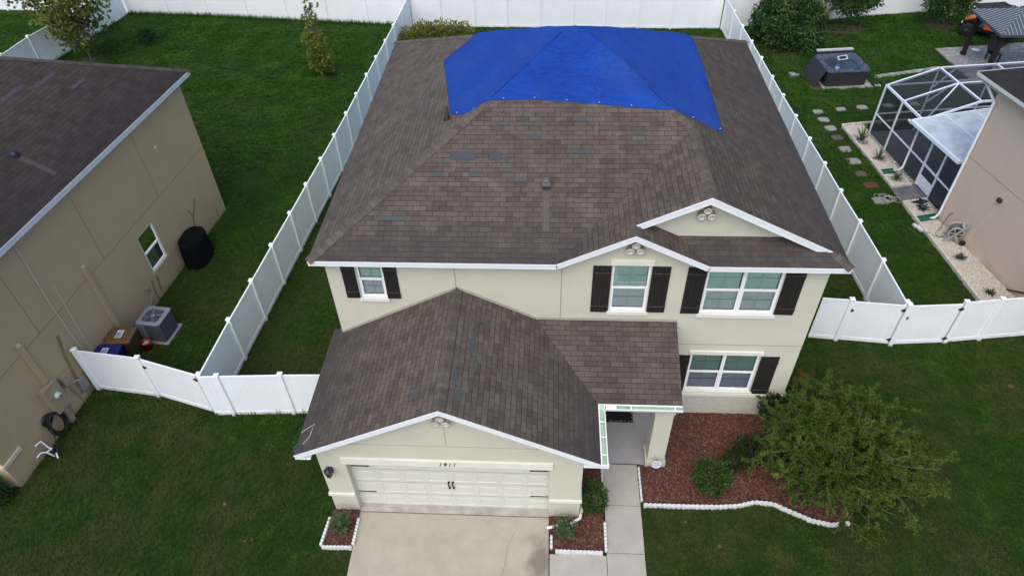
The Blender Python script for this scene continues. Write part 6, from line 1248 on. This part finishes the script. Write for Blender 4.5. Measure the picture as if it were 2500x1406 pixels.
rosette(20.58, 10.32, "broad dark blue-green rosette in gravel by the pavers", 22, .42, .09, 'l_blue', 54, .6); rosette(20.82, 7.28, "dark grey-green rosette in gravel below the reel cart", 22, .32, .06, 'l_blue', 55, .7); rosette(21.05, 5.4, "dark small rosette in gravel nearest the white fence", 24, .28, .05, 'l_blue', 56, .7)
q = MB(); q.add([(20.3, 10.72, .07), (20.75, 10.62, .12), (21.0, 10.78, .10), (20.7, 10.92, .16), (20.45, 10.9, .10)], [(0, 1, 2, 3, 4)]); q.add([(20.3, 10.72, .055), (20.75, 10.62, .055), (21.0, 10.78, .055), (20.7, 10.92, .055), (20.45, 10.9, .055), (20.3, 10.72, .07), (20.75, 10.62, .12), (21.0, 10.78, .10), (20.7, 10.92, .16), (20.45, 10.9, .10)], [(i, (i+1) % 5, 5+(i+1) % 5, 5+i) for i in range(5)]); tag(q.build("garden_ornament", 'black'), "flat black leaf-shaped object on the gravel behind the dark rosette", "ornament")
for x, y, s, lb in ((-3.07, -3.52, .07, "brown fallen leaf on the left front lawn, farther from the street"), (-2.15, -4.55, .05, "smaller brown fallen leaf on the left front lawn"), (10.14, -4.24, .08, "brown fallen leaf on the lawn below the mulch bed"), (19.85, 1.25, .12, "brown fallen leaf on the right lawn below the white fence"), (20.6, .7, .12, "brown fallen leaf at the right edge of the lawn"), (9.35, -3.6, .06, "dull fallen leaf on the lawn beside the curved edging")):
    q = MB(Matrix.Translation((x, y, .055)) @ Matrix.Rotation(rnd.uniform(0, 6), 4, 'Z')); P = [(s*.75*(1.3 if k % 2 else .7)*math.cos(R(36*k)), s*.75*(1.2 if k % 2 else .6)*math.sin(R(36*k)), .01*math.sin(k*2)) for k in range(10)]; q.add(P+[(a, b, c-.05) for a, b, c in P], [tuple(range(10)), tuple(range(19, 9, -1))]+[(i, 10+i, 10+(i+1) % 10, (i+1) % 10) for i in range(10)]); tag(q.build("fallen_leaf", 'l_dry'), lb, "leaf")

# ================================================================== grass
def tuft(seed, n=11, h=.075, sp=.05):
    r = random.Random(seed); V, F = [], []
    for k in range(n):
        a = r.uniform(0, 6.28); o = Vector((r.uniform(-sp, sp), r.uniform(-sp, sp), 0)); d = Vector((math.cos(a), math.sin(a), 0)); s_ = Vector((-d.y, d.x, 0)); w = r.uniform(.004, .0075); l = h*r.uniform(.6, 1.25); b = r.uniform(.25, .95); i = len(V)
        V += [o-s_*w-Vector((0, 0, .01)), o+s_*w-Vector((0, 0, .01)), o+d*l*b*.4+Vector((0, 0, l*.6))+s_*w*.8, o+d*l*b*.4+Vector((0, 0, l*.6))-s_*w*.8, o+d*l*b+Vector((0, 0, l*(1-.35*b)))]; F += [(i, i+1, i+2, i+3), (i+3, i+2, i+4)]
    return V, F
EXC = [[(0, 0), (W, 0), (W, D), (0, D)], [(g0, GY), (g1, GY), (g1, .1), (g0, .1)], [(.60, GY), (5.85, GY), (5.85, -9.2), (.72, -9.2)], [(7.22, -6.7), (8.26, -6.7), (8.26, -1.8), (7.22, -1.8)], [(5.75, -6.7), (7.3, -6.7), (7.3, -4.56), (5.75, -4.56)], [(6.5, -2.0), (9.1, -2.0), (9.1, .1), (6.5, .1)],
       [tuple((XFL @ Vector((x, y, 0)))[:2]) for x, y in ((0, .0), (LN, .0), (LN, LB), (0, LB))], [tuple((XFR @ Vector((x, y, 0)))[:2]) for x, y in ((0, 0), (RN, 0), (RN, RB), (0, RB))],
       [(20.38, 16.25), (30.2, 17.6), (31., 9.), (21.1, 9.8)], [(19.9, 10.7), (19.85, 11.85), (20.9, 12.1), (21.05, 11.0)], grA, grB, [(26.9, 25.35), (33.5, 26.3), (33.8, 20.6), (27.2, 21.2)], [(22.5, 21.72), (26.3, 22.85), (26.25, 23.15), (22.55, 22.1)],
       [tuple((xt @ Vector((x, y, 0)))[:2]) for x, y in ((-.75, -.2), (Lx+.28, -.22), (Lx+.28, Ly+.2), (-.12, Ly+.2))], [tuple((xa @ Vector((x, y, 0)))[:2]) for x, y in ((-.5, -.5), (.5, -.5), (.5, .5), (-.5, .5))]]+list(beds.values())
STN = [(o.matrix_basis.translation, .0) for o in []]
stones = [(18.70, 17.45), (18.79, 16.66), (18.91, 14.83), (19.01, 13.84), (18.63, 18.22), (18.85, 15.81), (19.8, 18.43), (20.88, 18.66), (22.18, 18.84), (23.46, 19.04), (19.0, 12.84), (19.16, 10.89), (19.13, 11.98)]
sv = [(x+.23*i, y+.2*j) for x, y in stones for i, j in ((0, 0),)]
def grass(name, x0, x1, y0, y1, dens, smin, smax, seed):
    r = np.random.RandomState(seed); n = int((x1-x0)*(y1-y0)*dens); x = r.uniform(x0, x1, n); y = r.uniform(y0, y1, n); k = np.ones(n, bool)
    for pl in EXC: k &= ~inpoly(x, y, pl)
    for sx, sy in stones: k &= ~((abs(x-sx) < .24) & (abs(y-sy) < .21))
    for sx, sy, rx_, ry_ in ((18.9, 25.6, 1.4, 1.0), (22.3, 28.0, 1.7, .65), (28.5, 28.7, 1.0, .7), (-20.77, 23.9, .6, .5)): k &= ~((((x-sx)/rx_)**2+((y-sy)/ry_)**2 < 1) & (r.rand(n) < .75))
    x, y = x[k], y[k]; n = len(x)
    thin = np.array([noise.noise(Vector((a*.45, b*.45, 7.))) for a, b in zip(x, y)])
    kk = r.rand(n) < np.clip(1.05-.9*np.clip(thin, 0, 1), .35, 1); x, y, thin = x[kk], y[kk], thin[kk]; n = len(x)
    me = bpy.data.meshes.new(name); me.vertices.add(n); me.vertices.foreach_set("co", np.stack([x, y, np.full(n, .001)], 1).astype(np.float32).ravel())
    at = me.attributes.new("size", 'FLOAT', 'POINT'); at.data.foreach_set("value", (r.uniform(smin, smax, n)*(1-.25*thin)).astype(np.float32))
    at = me.attributes.new("turn", 'FLOAT', 'POINT'); at.data.foreach_set("value", r.uniform(0, 6.283, n).astype(np.float32))
    at = me.attributes.new("lean", 'FLOAT', 'POINT'); at.data.foreach_set("value", r.uniform(-.35, .35, n).astype(np.float32))
    me.update(); o = bpy.data.objects.new(name, me); COL.objects.link(o); struct(o, 'stuff')
    me.materials.append(MT['grass'])
    V, F = tuft(seed); tm = bpy.data.meshes.new("grass_tuft"); tm.from_pydata([tuple(v) for v in V], [], F); tm.materials.append(MT['grass']); to = bpy.data.objects.new("grass_tuft", tm)
    ng = bpy.data.node_groups.new("grass_scatter", 'GeometryNodeTree'); ng.interface.new_socket("Geometry", in_out='INPUT', socket_type='NodeSocketGeometry'); ng.interface.new_socket("Geometry", in_out='OUTPUT', socket_type='NodeSocketGeometry')
    gi = ng.nodes.new("NodeGroupInput"); go = ng.nodes.new("NodeGroupOutput"); ip = ng.nodes.new("GeometryNodeInstanceOnPoints"); oi = ng.nodes.new("GeometryNodeObjectInfo"); oi.inputs[0].default_value = to
    def attr(nm): a = ng.nodes.new("GeometryNodeInputNamedAttribute"); a.data_type = 'FLOAT'; a.inputs[0].default_value = nm; return a.outputs[0]
    cx = ng.nodes.new("ShaderNodeCombineXYZ"); ng.links.new(attr("lean"), cx.inputs[0]); ng.links.new(attr("turn"), cx.inputs[2]); L_ = ng.links.new
    L_(gi.outputs[0], ip.inputs["Points"]); L_(oi.outputs["Geometry"], ip.inputs["Instance"]); L_(cx.outputs[0], ip.inputs["Rotation"]); L_(attr("size"), ip.inputs["Scale"]); L_(ip.outputs[0], go.inputs[0])
    md = o.modifiers.new("scatter", 'NODES'); md.node_group = ng; return o
grass("grass", -10.5, 24, -7.5, 3.2, 330, .55, 1.05, 1)
grass("grass", -9.5, 22, 3.2, 12.5, 250, .6, 1.1, 2)
grass("grass", -31, 37, 12.5, 31, 85, 1.0, 1.9, 3)
# taller unmown tufts along the foot of the back fences
def fringe(name, pts, n, seed):
    r = np.random.RandomState(seed); X, Y = [], []
    seg = [(pts[i], pts[i+1]) for i in range(len(pts)-1)]; ln = np.array([math.dist(a, b) for a, b in seg]); ch = r.choice(len(seg), n, p=ln/ln.sum())
    P = np.array([np.array(seg[c][0])+(np.array(seg[c][1])-np.array(seg[c][0]))*r.rand() for c in ch]); P[:, 1] -= np.abs(r.normal(0, .09, n))+.03
    o = None; V0, F0 = [], []
    for (x, y) in P:
        a = r.uniform(0, 6.28); l = r.uniform(.12, .36); d = np.array([math.cos(a), math.sin(a)]); s_ = np.array([-d[1], d[0]])*.012; i = len(V0); b = r.uniform(.1, .5)
        V0 += [(x-s_[0], y-s_[1], -.01), (x+s_[0], y+s_[1], -.01), (x+d[0]*l*b+s_[0]*.3, y+d[1]*l*b+s_[1]*.3, l), (x+d[0]*l*b-s_[0]*.3, y+d[1]*l*b-s_[1]*.3, l)]; F0.append((i, i+1, i+2, i+3))
    struct(npmesh(name, V0, F0, 'grass'), 'stuff')
fringe("long_grass", [(-21.75, 30.75), (-16.3, 30.3), (-10.93, 29.58), (-5.69, 28.95), (-3.0, 28.6)], 3600, 61)
fringe("long_grass", [(-8.4, .2), (-6.4, -.05), (-4.5, -.62), (-2., -.5), (-.3, -.45)], 420, 62)
fringe("long_grass", [(-22.0, 29.5), (-22.5, 25.5), (-23.2, 20.7)], 700, 63)
